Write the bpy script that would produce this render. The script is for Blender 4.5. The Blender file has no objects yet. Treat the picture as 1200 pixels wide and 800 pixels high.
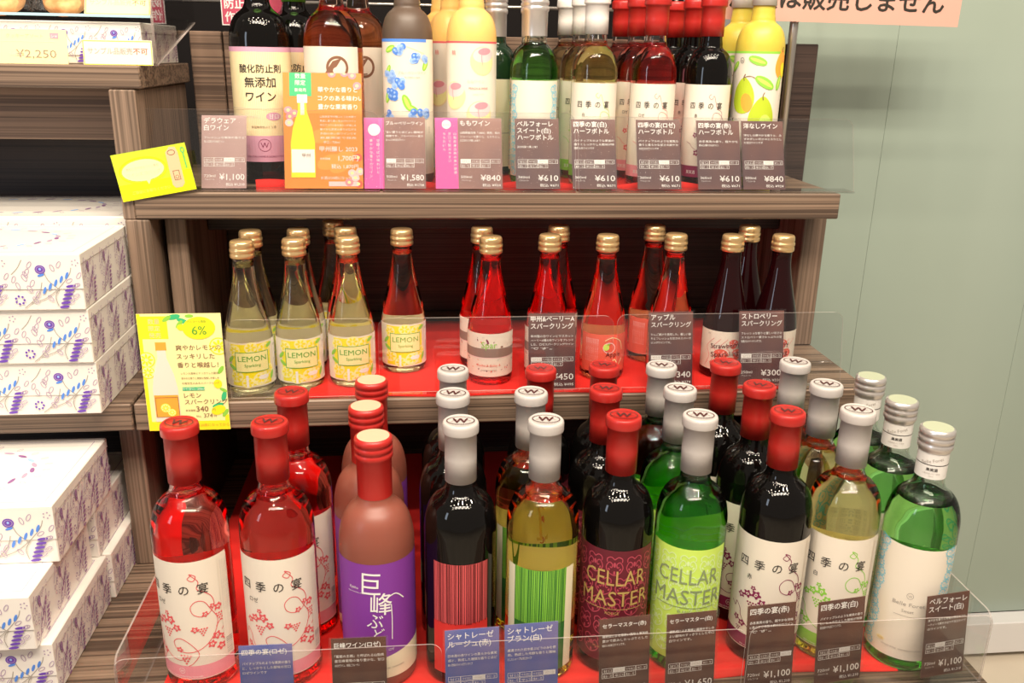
import bpy, math, random
from math import sin, cos, pi, radians, atan2
from mathutils import Vector, Matrix
from mathutils.geometry import tessellate_polygon
random.seed(4)
SC = bpy.context.scene
COL = SC.collection
# ------------------------------------------------------------------ camera
cam_d = bpy.data.cameras.new('camera'); cam = bpy.data.objects.new('camera', cam_d); COL.objects.link(cam)
cam_d.sensor_width = 36.0; cam_d.lens = 36.0*1034/1200; cam_d.clip_start = .02
R = ((0.9947826417, -0.1005064130, 0.0174916179), (-0.0148158632, -0.3119719059, -0.9499757997), (0.1009355534, 0.9447602822, -0.3118333260))
cam.matrix_world = Matrix(((R[0][0], -R[1][0], -R[2][0], 0), (R[0][1], -R[1][1], -R[2][1], 0), (R[0][2], -R[1][2], -R[2][2], .665), (0, 0, 0, 1)))
SC.camera = cam
# ------------------------------------------------------------------ world, lamps, exposure
SC.view_settings.view_transform = 'Standard'; SC.view_settings.look = 'None'
SC.view_settings.exposure = 0.0; SC.view_settings.gamma = 1
SC.cycles.max_bounces = 16; SC.cycles.transmission_bounces = 14; SC.cycles.transparent_max_bounces = 24
SC.cycles.glossy_bounces = 5; SC.cycles.diffuse_bounces = 4
w = bpy.data.worlds.new('world'); SC.world = w; w.use_nodes = True
w.node_tree.nodes['Background'].inputs[0].default_value = (1.0, .86, .72, 1)
w.node_tree.nodes['Background'].inputs[1].default_value = .33

def area(name, loc, target, sx, sy, power, color, shape='RECTANGLE'):
    d = bpy.data.lights.new(name, 'AREA'); d.shape = shape; d.size = sx; d.size_y = sy; d.energy = power; d.color = color
    o = bpy.data.objects.new(name, d); COL.objects.link(o); o.location = loc
    o.rotation_euler = (Vector(target)-Vector(loc)).to_track_quat('-Z', 'Y').to_euler()
    return o
area('overhead_fill_light', (.1, -.25, 2.15), (.1, 1.0, .3), 1.7, .35, 36, (1, .88, .73))  # broad unseen overhead light, added for soft fill and card reflections
for i, (x, y) in enumerate([(-1.05+.42*k+.14*(j % 2), (-.45, -.1, .25, .6)[j]) for j in range(4) for k in range(6)]):
    area('ceiling_spot_lamp', (x, y, 2.1), (x*.5, 1.1, .2), .06, .06, 3.0, (1, .86, .68), 'DISK')
area('shop_window_light', (-2.2, -.9, 1.1), (0, 1.1, .3), .35, 1.2, 10, (.72, .84, 1.0))

# ------------------------------------------------------------------ materials
MATS = {}
def principled(name, col, rough=.5, metal=0, coat=0, **kw):
    if name in MATS: return MATS[name]
    m = bpy.data.materials.new(name); m.use_nodes = True
    b = m.node_tree.nodes['Principled BSDF']
    b.inputs['Base Color'].default_value = (*col, 1); b.inputs['Roughness'].default_value = rough
    b.inputs['Metallic'].default_value = metal; b.inputs['Coat Weight'].default_value = coat
    for k, v in kw.items(): b.inputs[k.replace('_', ' ')].default_value = v
    MATS[name] = m; return m
def noise_color(m, c1, c2, scale=(20, 20, 20), detail=6, lo=.35, hi=.65, bump=0, dist=.001):
    nt = m.node_tree; n = nt.nodes; l = nt.links
    tc = n.new('ShaderNodeTexCoord'); mp = n.new('ShaderNodeMapping'); mp.inputs['Scale'].default_value = scale
    no = n.new('ShaderNodeTexNoise'); no.inputs['Scale'].default_value = 1; no.inputs['Detail'].default_value = detail
    cr = n.new('ShaderNodeValToRGB'); cr.color_ramp.elements[0].position = lo; cr.color_ramp.elements[1].position = hi
    cr.color_ramp.elements[0].color = (*c1, 1); cr.color_ramp.elements[1].color = (*c2, 1)
    l.new(tc.outputs['Object'], mp.inputs[0]); l.new(mp.outputs[0], no.inputs[0]); l.new(no.outputs[0], cr.inputs[0])
    b = n['Principled BSDF']; l.new(cr.outputs[0], b.inputs['Base Color'])
    if bump:
        bp = n.new('ShaderNodeBump'); bp.inputs['Strength'].default_value = bump; bp.inputs['Distance'].default_value = dist
        l.new(no.outputs[0], bp.inputs['Height']); l.new(bp.outputs[0], b.inputs['Normal'])
    return m
def wood(name, dark, light, axis='x'):
    m = principled(name, light, .45)
    s = {'x': (1.2, 240, 380), 'z': (300, 240, 1.6)}[axis]
    nt = m.node_tree; n = nt.nodes; l = nt.links
    tc = n.new('ShaderNodeTexCoord'); mp = n.new('ShaderNodeMapping'); mp.inputs['Scale'].default_value = s
    a = n.new('ShaderNodeTexNoise'); a.inputs['Scale'].default_value = 1; a.inputs['Detail'].default_value = 3
    mp2 = n.new('ShaderNodeMapping'); mp2.inputs['Scale'].default_value = tuple(v*.22 for v in s)
    b2 = n.new('ShaderNodeTexNoise'); b2.inputs['Scale'].default_value = 1; b2.inputs['Detail'].default_value = 2; b2.inputs['Distortion'].default_value = .4
    mx = n.new('ShaderNodeMath'); mx.operation = 'MULTIPLY_ADD'; mx.inputs[1].default_value = .65
    m2 = n.new('ShaderNodeMath'); m2.operation = 'MULTIPLY'; m2.inputs[1].default_value = .35
    cr = n.new('ShaderNodeValToRGB'); cr.color_ramp.elements[0].position = .42; cr.color_ramp.elements[1].position = .56
    cr.color_ramp.elements[0].color = (*dark, 1); cr.color_ramp.elements[1].color = (*light, 1)
    l.new(tc.outputs['Object'], mp.inputs[0]); l.new(tc.outputs['Object'], mp2.inputs[0]); l.new(mp.outputs[0], a.inputs[0]); l.new(mp2.outputs[0], b2.inputs[0])
    l.new(b2.outputs[0], m2.inputs[0]); l.new(a.outputs[0], mx.inputs[0]); l.new(m2.outputs[0], mx.inputs[2]); l.new(mx.outputs[0], cr.inputs[0])
    p = n['Principled BSDF']; l.new(cr.outputs[0], p.inputs['Base Color'])
    bp = n.new('ShaderNodeBump'); bp.inputs['Strength'].default_value = .25; bp.inputs['Distance'].default_value = .0006
    l.new(mx.outputs[0], bp.inputs['Height']); l.new(bp.outputs[0], p.inputs['Normal'])
    return m
def glass(name, absorb, density, ior=1.42, tint=(1, 1, 1)):
    m = bpy.data.materials.new(name); m.use_nodes = True; nt = m.node_tree; nt.nodes.clear()
    o = nt.nodes.new('ShaderNodeOutputMaterial'); g = nt.nodes.new('ShaderNodeBsdfGlass'); g.inputs['IOR'].default_value = ior
    g.inputs['Roughness'].default_value = 0; g.inputs['Color'].default_value = (*tint, 1)
    v = nt.nodes.new('ShaderNodeVolumeAbsorption'); v.inputs[0].default_value = (*absorb, 1); v.inputs[1].default_value = density
    nt.links.new(g.outputs[0], o.inputs[0]); nt.links.new(v.outputs[0], o.inputs[1]); MATS[name] = m; return m
def film(name, tint, rough=.03, fres=1.45, extra=0.0):
    m = bpy.data.materials.new(name); m.use_nodes = True; nt = m.node_tree; nt.nodes.clear()
    o = nt.nodes.new('ShaderNodeOutputMaterial'); t = nt.nodes.new('ShaderNodeBsdfTransparent'); t.inputs[0].default_value = (*tint, 1)
    g = nt.nodes.new('ShaderNodeBsdfGlossy'); g.inputs['Roughness'].default_value = rough
    lw = nt.nodes.new('ShaderNodeLayerWeight'); lw.inputs[0].default_value = .5; f = nt.nodes.new('ShaderNodeMath'); f.operation = 'POWER'; f.inputs[1].default_value = 4.0; nt.links.new(lw.outputs['Facing'], f.inputs[0])
    mx = nt.nodes.new('ShaderNodeMixShader')
    ad = nt.nodes.new('ShaderNodeMath'); ad.inputs[1].default_value = extra+.05; ad.use_clamp = True
    nt.links.new(f.outputs[0], ad.inputs[0]); nt.links.new(ad.outputs[0], mx.inputs[0]); nt.links.new(t.outputs[0], mx.inputs[1]); nt.links.new(g.outputs[0], mx.inputs[2])
    nt.links.new(mx.outputs[0], o.inputs[0]); MATS[name] = m; return m
P = principled
WOOD = wood('shelf_wood', (.075, .048, .034), (.27, .185, .13))
WOODV = wood('upright_wood', (.13, .088, .062), (.29, .20, .145), 'z')
WOODD = wood('dark_and_shaded_wood', (.022, .013, .011), (.055, .034, .028))  # bay shade darkened into the wood colour; also the truly dark end board
WOODB = wood('backboard_wood', (.10, .062, .045), (.26, .17, .12))
CLOTH = P('red_cloth', (.78, .018, .012), .85); CLOTH.node_tree.nodes['Principled BSDF'].inputs['Sheen Weight'].default_value = .0
G_ROSE = glass('rose_wine_glass', (1, .15, .09), 28)
G_SROSE = glass('sparkling_rose_glass', (1, .07, .05), 52)
G_GREEN = glass('green_glass', (.26, .86, .04), 22)
G_YEL = glass('pale_yellow_wine_glass', (.98, .93, .30), 12)
G_GOLD = glass('golden_wine_glass', (1, .93, .10), 11)
G_LEMON = glass('clear_lemon_glass', (.99, .96, .50), 8)
G_AMBER = glass('amber_wine_glass', (1, .48, .03), 22)
G_APPLE = glass('apple_glass', (1, .55, .24), 20)
DARK = P('dark_wine_glass', (.0025, .002, .0018), .03, 0, 0, IOR=1.42); DARKR = P('dark_red_wine_glass', (.012, .001, .0015), .03, 0, 0, IOR=1.42)
F_GRAPE = P('frosted_grape_glass', (.26, .075, .050), .40, 0, 0, Subsurface_Weight=.15)
F_BLUE = P('frosted_smoke_glass', (.11, .075, .055), .42)
F_PEACH = P('frosted_peach_glass', (.95, .56, .17), .38, 0, 0, Subsurface_Weight=.2)
F_PEAR = P('frosted_pear_glass', (.66, .53, .07), .38, 0, 0, Subsurface_Weight=.2)
CAPR = P('red_capsule', (.46, .018, .014), .40, .0, .2); CAPS = P('silver_capsule', (.56, .52, .50), .42, .05, .2)
CAPG = P('gold_cap', (.95, .66, .33), .28, .85); CAPSC = P('silver_screw_cap', (.72, .68, .66), .30, .7)
CAPGRN = P('green_foil', (.20, .62, .06), .3, .4); CAPW = P('white_capsule', (.83, .80, .77), .4)
ACR = film('acrylic_sheet', (.965, .965, .965), .02); ACRE = film('acrylic_edge', (.80, .78, .76), .15, 1.5, .18)
_n = ACRE.node_tree; _d = _n.nodes.new('ShaderNodeBsdfDiffuse'); _d.inputs[0].default_value = (.92, .82, .78, 1)
_g = [x for x in _n.nodes if x.type == 'BSDF_GLOSSY'][0]; _m = [x for x in _n.nodes if x.type == 'MIX_SHADER'][0]; _n.links.new(_d.outputs[0], _m.inputs[2])
SLEEVE = film('plastic_sleeve', (.985, .985, .985), .07, 1.45)
CELLO = film('cellophane', (.96, .96, .96), .08, 1.5, .10)
def ink(name, c, rough=.5): return P('ink_'+name, c, rough)
PAPER = P('label_paper', (.86, .78, .66), .55); CREAM = P('cream_paper', (.93, .86, .62), .5)
K = {'k': ink('black', (.03, .025, .02)), 'w': ink('white', (.95, .93, .90)), 'grey': ink('grey', (.42, .38, .34)), 'lgrey': ink('pale_grey', (.66, .61, .55)),
     'rose': ink('rose', (.80, .12, .13)), 'pink': ink('pink', (.86, .32, .38)), 'lpink': ink('pale_pink', (.95, .66, .66)), 'coral': ink('coral', (.82, .13, .08)),
     'grn': ink('leaf_green', (.30, .68, .07)), 'lime': ink('lime', (.62, .86, .14)), 'dgrn': ink('deep_green', (.03, .17, .03)), 'mgrn': ink('mid_green', (.10, .42, .04)),
     'wine': ink('wine_purple', (.26, .02, .09)), 'vio': ink('violet', (.24, .045, .36)), 'cream': CREAM, 'paper': PAPER,
     'red': ink('red', (.75, .035, .03)), 'dred': ink('dark_red', (.10, .008, .008)), 'maroon': ink('maroon', (.14, .012, .025)), 'mpink': ink('dusty_rose', (.50, .07, .11)),
     'gold': ink('gold', (.55, .38, .12), .3), 'sil': ink('silver_grey', (.27, .34, .17), .4), 'sky': ink('sky_blue', (.22, .66, .83)), 'blue': ink('berry_blue', (.10, .28, .82)),
     'lblue': ink('pale_blue', (.38, .58, .95)), 'yel': ink('yellow', (1, .86, .02)), 'lyel': ink('pale_yellow', (1, .93, .42)), 'ora': ink('orange', (.98, .42, .05)),
     'brn': ink('brown', (.25, .12, .07)), 'tan': ink('tan', (.78, .52, .30)), 'taupe': ink('taupe', (.30, .20, .16)), 'purp': ink('pattern_purple', (.16, .06, .48)),
     'lav': ink('lavender_line', (.48, .36, .50)), 'plum': ink('plum', (.30, .13, .33)), 'mauve': ink('mauve', (.72, .38, .52)), 'crim': ink('crimson', (.60, .07, .14)), 'sand2': ink('soft_orange', (.92, .40, .07)), 'ora2': ink('poster_orange', (.86, .30, .04)), 'sand': ink('sand', (.93, .76, .42)),
     'mag': ink('magenta', (.88, .10, .42)), 'pear': ink('pear_green', (.52, .66, .03)), 'neon': ink('neon_yellow', (.80, .82, .0)), 'emer': ink('emerald', (.05, .55, .22)),
     'lgrn': ink('pale_green', (.72, .90, .45))}
CARD = noise_color(P('brown_card', (.1, .03, .02), .5), (.060, .018, .018), (.20, .065, .030), (14, 14, 9), 2, .42, .72)
CARDM = noise_color(P('mauve_brown_card', (.3, .15, .14), .5), (.095, .042, .050), (.24, .095, .065), (12, 12, 8), 2, .4, .7)
CARDB = noise_color(P('blue_glare_card', (.1, .15, .5), .5), (.07, .13, .46), (.30, .22, .42), (13, 13, 8), 2, .42, .7)  # blue-violet tint, partly sleeve reflections put into the card colour
CARDF = noise_color(P('pink_glare_card', (.8, .6, .6), .5), (.42, .26, .25), (.58, .40, .36), (12, 12, 8), 2, .4, .7)  # pale pink is sleeve glare painted into the card colour
CARDBP = noise_color(P('brown_glare_card', (.5, .3, .27), .5), (.24, .12, .11), (.44, .22, .17), (12, 12, 8), 2, .4, .7)  # brown lightened to carry the glare on the top shelf sleeves

# ------------------------------------------------------------------ mesh builder
class MB:
    def __init__(s): s.v = []; s.f = []; s.m = []; s.sm = []; s.mats = []
    def mi(s, m):
        if m not in s.mats: s.mats.append(m)
        return s.mats.index(m)
    def add(s, vs, fs, m, smooth=False):
        o = len(s.v); s.v += [tuple(v) for v in vs]; k = s.mi(m)
        for f in fs: s.f.append(tuple(i+o for i in f)); s.m.append(k); s.sm.append(smooth)
        return s
    def box(s, x0, x1, y0, y1, z0, z1, m):
        return s.add([(x0, y0, z0), (x1, y0, z0), (x1, y1, z0), (x0, y1, z0), (x0, y0, z1), (x1, y0, z1), (x1, y1, z1), (x0, y1, z1)],
                     [(0, 3, 2, 1), (4, 5, 6, 7), (0, 1, 5, 4), (1, 2, 6, 5), (2, 3, 7, 6), (3, 0, 4, 7)], m)
    def bbox(s, x0, x1, y0, y1, z0, z1, m, b=.0015):     # bevelled box
        vs = []
        for X, sx in ((x0, 1), (x1, -1)):
            for Y, sy in ((y0, 1), (y1, -1)):
                for Z, sz in ((z0, 1), (z1, -1)):
                    vs += [(X, Y+sy*b, Z+sz*b), (X+sx*b, Y, Z+sz*b), (X+sx*b, Y+sy*b, Z)]
        import bmesh
        bm = bmesh.new()
        for v in vs: bm.verts.new(v)
        bmesh.ops.convex_hull(bm, input=bm.verts); bmesh.ops.dissolve_limit(bm, angle_limit=.01, verts=bm.verts, edges=bm.edges)
        bm.verts.index_update(); s.add([v.co[:] for v in bm.verts], [[v.index for v in f.verts] for f in bm.faces], m); bm.free(); return s
    def lathe(s, prof, m, n=40, flip=False, smooth=True, c=(0, 0, 0)):   # prof: (r, z) bottom to top
        vs = []; fs = []; ring = []
        for r, z in prof:
            if r < 1e-6: ring.append([len(vs)]); vs.append((c[0], c[1], c[2]+z))
            else:
                ring.append(list(range(len(vs), len(vs)+n))); vs += [(c[0]+r*cos(2*pi*i/n), c[1]+r*sin(2*pi*i/n), c[2]+z) for i in range(n)]
        for a, b in zip(ring, ring[1:]):
            for i in range(n):
                j = (i+1) % n
                if len(a) == 1 and len(b) == 1: continue
                q = (a[0], b[j], b[i]) if len(a) == 1 else (a[i], a[j], b[0]) if len(b) == 1 else (a[i], a[j], b[j], b[i])
                fs.append(q[::-1] if flip else q)
        return s.add(vs, fs, m, smooth)
    def tube(s, pts, r, m, n=8):
        pts = [Vector(p) for p in pts]; vs = []; fs = []
        for i, p in enumerate(pts):
            d = (pts[min(i+1, len(pts)-1)]-pts[max(i-1, 0)]).normalized()
            u = d.cross(Vector((0, 0, 1))); u = u if u.length > .1 else d.cross(Vector((0, 1, 0))); u.normalize(); q = d.cross(u)
            vs += [p+r*(u*cos(2*pi*k/n)+q*sin(2*pi*k/n)) for k in range(n)]
        for i in range(len(pts)-1):
            for k in range(n): fs.append((i*n+k, i*n+(k+1) % n, (i+1)*n+(k+1) % n, (i+1)*n+k))
        fs += [tuple(range(n))[::-1], tuple((len(pts)-1)*n+k for k in range(n))]
        return s.add(vs, fs, m, True)
    def prism(s, poly, y0, y1, m, me=None):    # convex outline in XZ extruded along Y
        n = len(poly); vs = [(x, y0, z) for x, z in poly]+[(x, y1, z) for x, z in poly]
        s.add(vs, [tuple(range(n)), tuple(range(2*n-1, n-1, -1))], m)
        return s.add(vs, [(i, i+n, (i+1) % n+n, (i+1) % n) for i in range(n)], me or m)
    def mesh(s, name):
        me = bpy.data.meshes.new(name); me.from_pydata(s.v, [], s.f)
        for m in s.mats: me.materials.append(m)
        me.polygons.foreach_set('material_index', s.m); me.polygons.foreach_set('use_smooth', s.sm); me.update(); return me
def link(name, me, parent=None, loc=None, rot=None):
    if isinstance(me, MB): me = me.mesh(name)
    o = bpy.data.objects.new(name, me); COL.objects.link(o)
    if parent: o.parent = parent
    if loc: o.location = loc
    if rot: o.rotation_euler = rot
    return o
def tag(o, label, cat, group=None):
    o['label'] = label; o['category'] = cat
    if group: o['group'] = group
    return o
def thing(name, loc, rz=0, rx=0, label='', cat='', group=None):
    o = link(name, None); o.location = loc; o.rotation_euler = (rx, 0, rz); return tag(o, label, cat, group)
def struct(name, mb, parent=None):
    o = link(name, mb, parent)
    if not parent: o['kind'] = 'structure'
    return o

# ------------------------------------------------------------------ flat print (millimetres) laid on cards or wrapped round bottles
TC = {}
def glyphs(body, bold=0.0):
    key = (body, bold)
    if key not in TC:
        cu = bpy.data.curves.new('t', 'FONT'); cu.body = body; cu.size = 1; cu.resolution_u = 2; cu.offset = bold; cu.space_line = 1.0
        ob = bpy.data.objects.new('t', cu); COL.objects.link(ob)
        me = bpy.data.meshes.new_from_object(ob.evaluated_get(bpy.context.evaluated_depsgraph_get()))
        vs = [(v.co.x, v.co.y) for v in me.vertices]; fs = [tuple(p.vertices) for p in me.polygons]
        bpy.data.objects.remove(ob); bpy.data.curves.remove(cu); bpy.data.meshes.remove(me)
        xs = [v[0] for v in vs] or [0]; ys = [v[1] for v in vs] or [0]
        TC[key] = (vs, fs, min(xs), max(xs), min(ys), max(ys))
    return TC[key]
def spline(pts, n=6):
    out = []; p = [pts[0]]+list(pts)+[pts[-1]]
    for i in range(1, len(p)-2):
        for k in range(n):
            t = k/n; a, b, c, d = p[i-1], p[i], p[i+1], p[i+2]
            out.append(tuple(.5*((2*b[j])+(c[j]-a[j])*t+(2*a[j]-5*b[j]+4*c[j]-d[j])*t*t+(3*b[j]-a[j]-3*c[j]+d[j])*t**3) for j in (0, 1)))
    return out+[tuple(pts[-1])]
class Art:
    def __init__(s): s.it = []
    def poly(s, pts, m, layer=1):
        try: tri = tessellate_polygon([[Vector((x, y, 0)) for x, y in pts]])
        except Exception: tri = []
        fs = []
        for t in tri:
            a, b, c = (pts[i] for i in t)
            if (b[0]-a[0])*(c[1]-a[1])-(b[1]-a[1])*(c[0]-a[0]) < 0: t = t[::-1]
            fs.append(tuple(t))
        s.it.append((list(pts), fs, m, layer)); return s
    def rect(s, x0, y0, x1, y1, m, layer=1): s.it.append(([(x0, y0), (x1, y0), (x1, y1), (x0, y1)], [(0, 1, 2, 3)], m, layer)); return s
    def frame(s, x0, y0, x1, y1, t, m, layer=1):
        s.rect(x0, y0, x1, y0+t, m, layer); s.rect(x0, y1-t, x1, y1, m, layer); s.rect(x0, y0+t, x0+t, y1-t, m, layer); return s.rect(x1-t, y0+t, x1, y1-t, m, layer)
    def oval(s, x, y, rx, ry, m, layer=1, a=0, n=12):
        c, d = cos(a), sin(a); pts = [(x+rx*cos(2*pi*i/n)*c-ry*sin(2*pi*i/n)*d, y+rx*cos(2*pi*i/n)*d+ry*sin(2*pi*i/n)*c) for i in range(n)]
        s.it.append((pts, [tuple(range(n))], m, layer)); return s
    def line(s, pts, t, m, layer=1, closed=False):
        vs = []; n = len(pts)
        for i, p in enumerate(pts):
            a = pts[(i-1) % n] if closed else pts[max(i-1, 0)]; b = pts[(i+1) % n] if closed else pts[min(i+1, n-1)]
            dx, dy = b[0]-a[0], b[1]-a[1]; L = math.hypot(dx, dy) or 1
            vs += [(p[0]-dy/L*t/2, p[1]+dx/L*t/2), (p[0]+dy/L*t/2, p[1]-dx/L*t/2)]
        fs = [(2*i, 2*i+1, (2*i+3) % (2*n), (2*i+2) % (2*n)) for i in range(n if closed else n-1)]
        s.it.append((vs, fs, m, layer)); return s
    def ring(s, x, y, rx, ry, t, m, layer=1, a=0, n=16):
        c, d = cos(a), sin(a)
        return s.line([(x+rx*cos(2*pi*i/n)*c-ry*sin(2*pi*i/n)*d, y+rx*cos(2*pi*i/n)*d+ry*sin(2*pi*i/n)*c) for i in range(n)], t, m, layer, True)
    def curve(s, pts, t, m, layer=1, n=6): return s.line(spline(pts, n), t, m, layer)
    def text(s, x, y, body, size, m, layer=2, al='l', bold=0.0, sx=1.0, width=None, rot=0):
        if bold:
            q = min(bold, .03)*size*.8
            for dx, dy in ((-q, 0), (q, 0), (0, q), (0, -q)): s.text(x+dx, y+dy, body, size, m, layer, al, 0, sx, width, rot)
            return s
        vs, fs, x0, x1, y0, y1 = glyphs(body, 0)
        if width: sx = width/((x1-x0)*size or 1)
        ox = {'l': -x0, 'c': -(x0+x1)/2, 'r': -x1}[al]; c, d = cos(rot), sin(rot)
        pts = [((vx+ox)*size*sx, vy*size) for vx, vy in vs]
        s.it.append(([(x+a*c-b*d, y+a*d+b*c) for a, b in pts], fs, m, layer)); return s
    def scale(s, k):
        s.it = [([(x*k, y*k) for x, y in v], f, m, l) for v, f, m, l in s.it]; return s
    def sy(s, k, b=18):
        s.it = [([(x, b+(y-b)*k) for x, y in v], f, m, l) for v, f, m, l in s.it]; return s
    def clipped(s, x0, x1, y0, y1):
        out = []; fl = lambda p: [(b, a) for a, b in p]
        for vs, fs, m, l in s.it:
            if all(x0 <= a <= x1 and y0 <= b <= y1 for a, b in vs): out.append((vs, fs, m, l)); continue
            nv = []; nf = []
            for f in fs:
                p = clip(clip([vs[i] for i in f], x0, 1), x1, -1); p = fl(clip(clip(fl(p), y0, 1), y1, -1))
                if len(p) > 2: nf.append(tuple(range(len(nv), len(nv)+len(p)))); nv += p
            if nf: out.append((nv, nf, m, l))
        s.it = out; return s
    def flat(s, mb, lift=.00012, M=None):     # in the XZ plane facing -Y
        for k, (vs, fs, m, l) in enumerate(s.it):
            l = l+.05*(k % 18)
            q = [Vector((x/1000, -lift*l, y/1000)) for x, y in vs]
            if M: q = [M @ v for v in q]
            mb.add(q, fs, K.get(m, m) if isinstance(m, str) else m)
    def wrap(s, mb, r, lift=.00013, step=4.0, clipx=None):
        for n, (vs, fs, m, l) in enumerate(s.it):
            l = l+.05*(n % 18)
            for f in fs:
                p = [vs[i] for i in f]; lo = math.floor(min(v[0] for v in p)/step); hi = math.floor(max(v[0] for v in p)/step)
                for k in range(lo, hi+1):
                    a, b = k*step, (k+1)*step
                    if clipx: a = max(a, clipx[0]); b = min(b, clipx[1])
                    if b <= a: continue
                    q = clip(clip(p, a, 1), b, -1) if (lo != hi or clipx) else p
                    if len(q) > 2:
                        rr = r+lift*l
                        mb.add([(rr*sin(x/1000/r), -rr*cos(x/1000/r), y/1000) for x, y in q], [tuple(range(len(q)))], K.get(m, m) if isinstance(m, str) else m)
def clip(p, x, sgn):
    out = []
    for i, a in enumerate(p):
        b = p[(i+1) % len(p)]; ia = (a[0]-x)*sgn >= 0; ib = (b[0]-x)*sgn >= 0
        if ia: out.append(a)
        if ia != ib: t = (x-a[0])/(b[0]-a[0]); out.append((x, a[1]+t*(b[1]-a[1])))
    return out
def label_mesh(name, art, r, w, z0, z1, m=None):
    mb = MB(); m = m or PAPER; n = max(6, int(w/3)); r0 = r+.00015; vs = []
    for i in range(n+1):
        a = (-w/2+w*i/n)/1000/r; vs += [(r0*sin(a), -r0*cos(a), z0/1000), (r0*sin(a), -r0*cos(a), z1/1000)]
    mb.add(vs, [(2*i, 2*i+2, 2*i+3, 2*i+1) for i in range(n)], m, True)
    art.wrap(mb, r0, clipx=(-w/2, w/2)); return mb.mesh(name)

# ------------------------------------------------------------------ label artwork
def grape(a, x, y, m, s=1.0, n=4):
    for i in range(n):
        for j in range(n-i): a.oval(x+(j-(n-i-1)/2)*3.1*s, y-i*2.7*s, 1.25*s, 1.05*s, m, 2, .5, 7)
def leaf(a, x, y, m, r=4.2, rot=0):
    pts = [(x+r*(1+.28*cos(5*t+rot))*cos(t)*.9, y+r*(1+.28*cos(5*t+rot))*sin(t)*.8) for t in [2*pi*i/20 for i in range(20)]]
    a.poly(pts, m, 2); a.oval(x, y, r*.42, r*.3, 'paper', 3, rot, 8); a.oval(x, y, r*.2, r*.14, m, 4, rot, 6)
def shiki(sub, c, band):
    a = Art(); a.rect(-56, 19, 60, 34, band, 1)
    for i, ch in enumerate('四季の宴'): a.text(-31+i*19, 117, ch, 12.5, 'k', 3, 'c', .004)
    a.text(-22, 103, sub, 6.4, 'k', 3, 'c')
    a.curve([(16, 138), (12, 134), (17, 131), (20, 136), (14, 139), (22, 130), (20, 122), (27, 117), (34, 110), (36, 100), (30, 92), (22, 90), (14, 94), (12, 102), (18, 108), (26, 106), (32, 96), (38, 84), (36, 72), (28, 60), (16, 52), (2, 50), (-8, 54), (-10, 62), (-2, 66), (8, 60), (16, 48), (10, 38), (4, 34)], .8, c, 2)
    a.curve([(36, 92), (42, 98), (48, 94)], .8, c, 2); a.curve([(-44, 66), (-38, 62), (-36, 68), (-30, 62), (-28, 54), (-18, 44), (-6, 40), (4, 44)], .8, c, 2)
    a.curve([(36, 74), (42, 80), (46, 74), (42, 68)], .8, c, 2)
    for x, y, r, t in ((-22, 84, 5, 0), (-12, 86, 5.5, 1), (-5, 78, 4.6, 2), (-30, 80, 4.2, 3), (-16, 93, 3, 1), (26, 92, 3.5, 1), (40, 96, 4.5, 0), (34, 99, 3.2, 2), (36, 64, 5, 1), (44, 60, 4, 2), (30, 56, 4.6, 0), (40, 50, 5, 3), (-26, 46, 4.4, 0), (-34, 50, 4, 2), (-4, 53, 3.6, 0), (14, 76, 4, 2)): leaf(a, x, y, c, r, t)
    grape(a, -16, 75, c, 1.05, 4); grape(a, 42, 88, c, 1, 4); grape(a, 2, 46, c, 1.1, 4); grape(a, 22, 76, c, .9, 4); grape(a, -30, 40, c, .8, 3)
    a.ring(-4, 28, 3.2, 3.2, .4, 'w', 3); a.text(-4, 26.4, 'W', 4, 'w', 3, 'c'); a.text(-4, 20.6, 'Shiki no Utage & Noble Wine Yamanashi', 2.6, 'w', 3, 'c')
    a.rect(44, 35, 56, 150, 'paper', 4)
    for i in range(4): a.text(46+i*2.6, 145, '果実酒 品目 内容量 720ml 製造者 山梨県 未成年の飲酒は法律で禁止', 1.9, 'lgrey', 5, 'l', rot=-pi/2)
    for i in range(9): a.rect(46, 38+i*2.1, 54, 38+i*2.1+random.uniform(.5, 1.4), 'grey', 5)
    return a
def kyoho():
    a = Art()
    a.poly([(-62, 16)]+[(62, 16), (62, 46)]+[(62-4*i, 46-.0095*(4*i)**1.75/1.6) for i in range(1, 31)], 'cream', 1)
    for i, (ch, s, x, y) in enumerate((('巨', 26, -8, 109), ('峰', 25, 2, 88), ('ぶ', 18, -5, 73), ('ど', 14, -1, 60), ('う', 16, -5, 44))): a.text(x, y, ch, s, 'sand' if 0 else 'w', 3, 'c', .004, rot=-.05)
    a.curve([(6, 102), (18, 106), (28, 98)], 1.2, 'w', 3); a.curve([(13, 96), (13.5, 80), (13, 58)], .9, 'w', 3)
    a.text(-27, 112, 'Kyoho', 4, 'w', 3, 'c'); a.text(-24, 108, 'Pione Fruit Wine of Japan', 2, 'w', 3, 'c'); a.text(12, 46, 'ロゼ', 3.4, 'w', 3, 'c')
    a.text(6, 26, 'KYOHO WINE  ROSE  YAMANASHI', 2.6, 'grey', 3, 'c'); return a
def stripes(base, dark, alt, wide):
    a = Art(); rnd = random.Random(7); x = -wide/2
    a.rect(-wide/2, 76, wide/2, 143, alt, 1)
    while x < wide/2-1.2:
        w_ = rnd.choice((.5, .7, 1.0, 1.5)); a.rect(x, 76+rnd.choice((0, 0, -1.2)), x+w_, 143, dark, 2); x += w_+rnd.choice((.6, .9, 1.3))
    a.text(0, 40, '', 1, 'w', 2); return a
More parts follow.
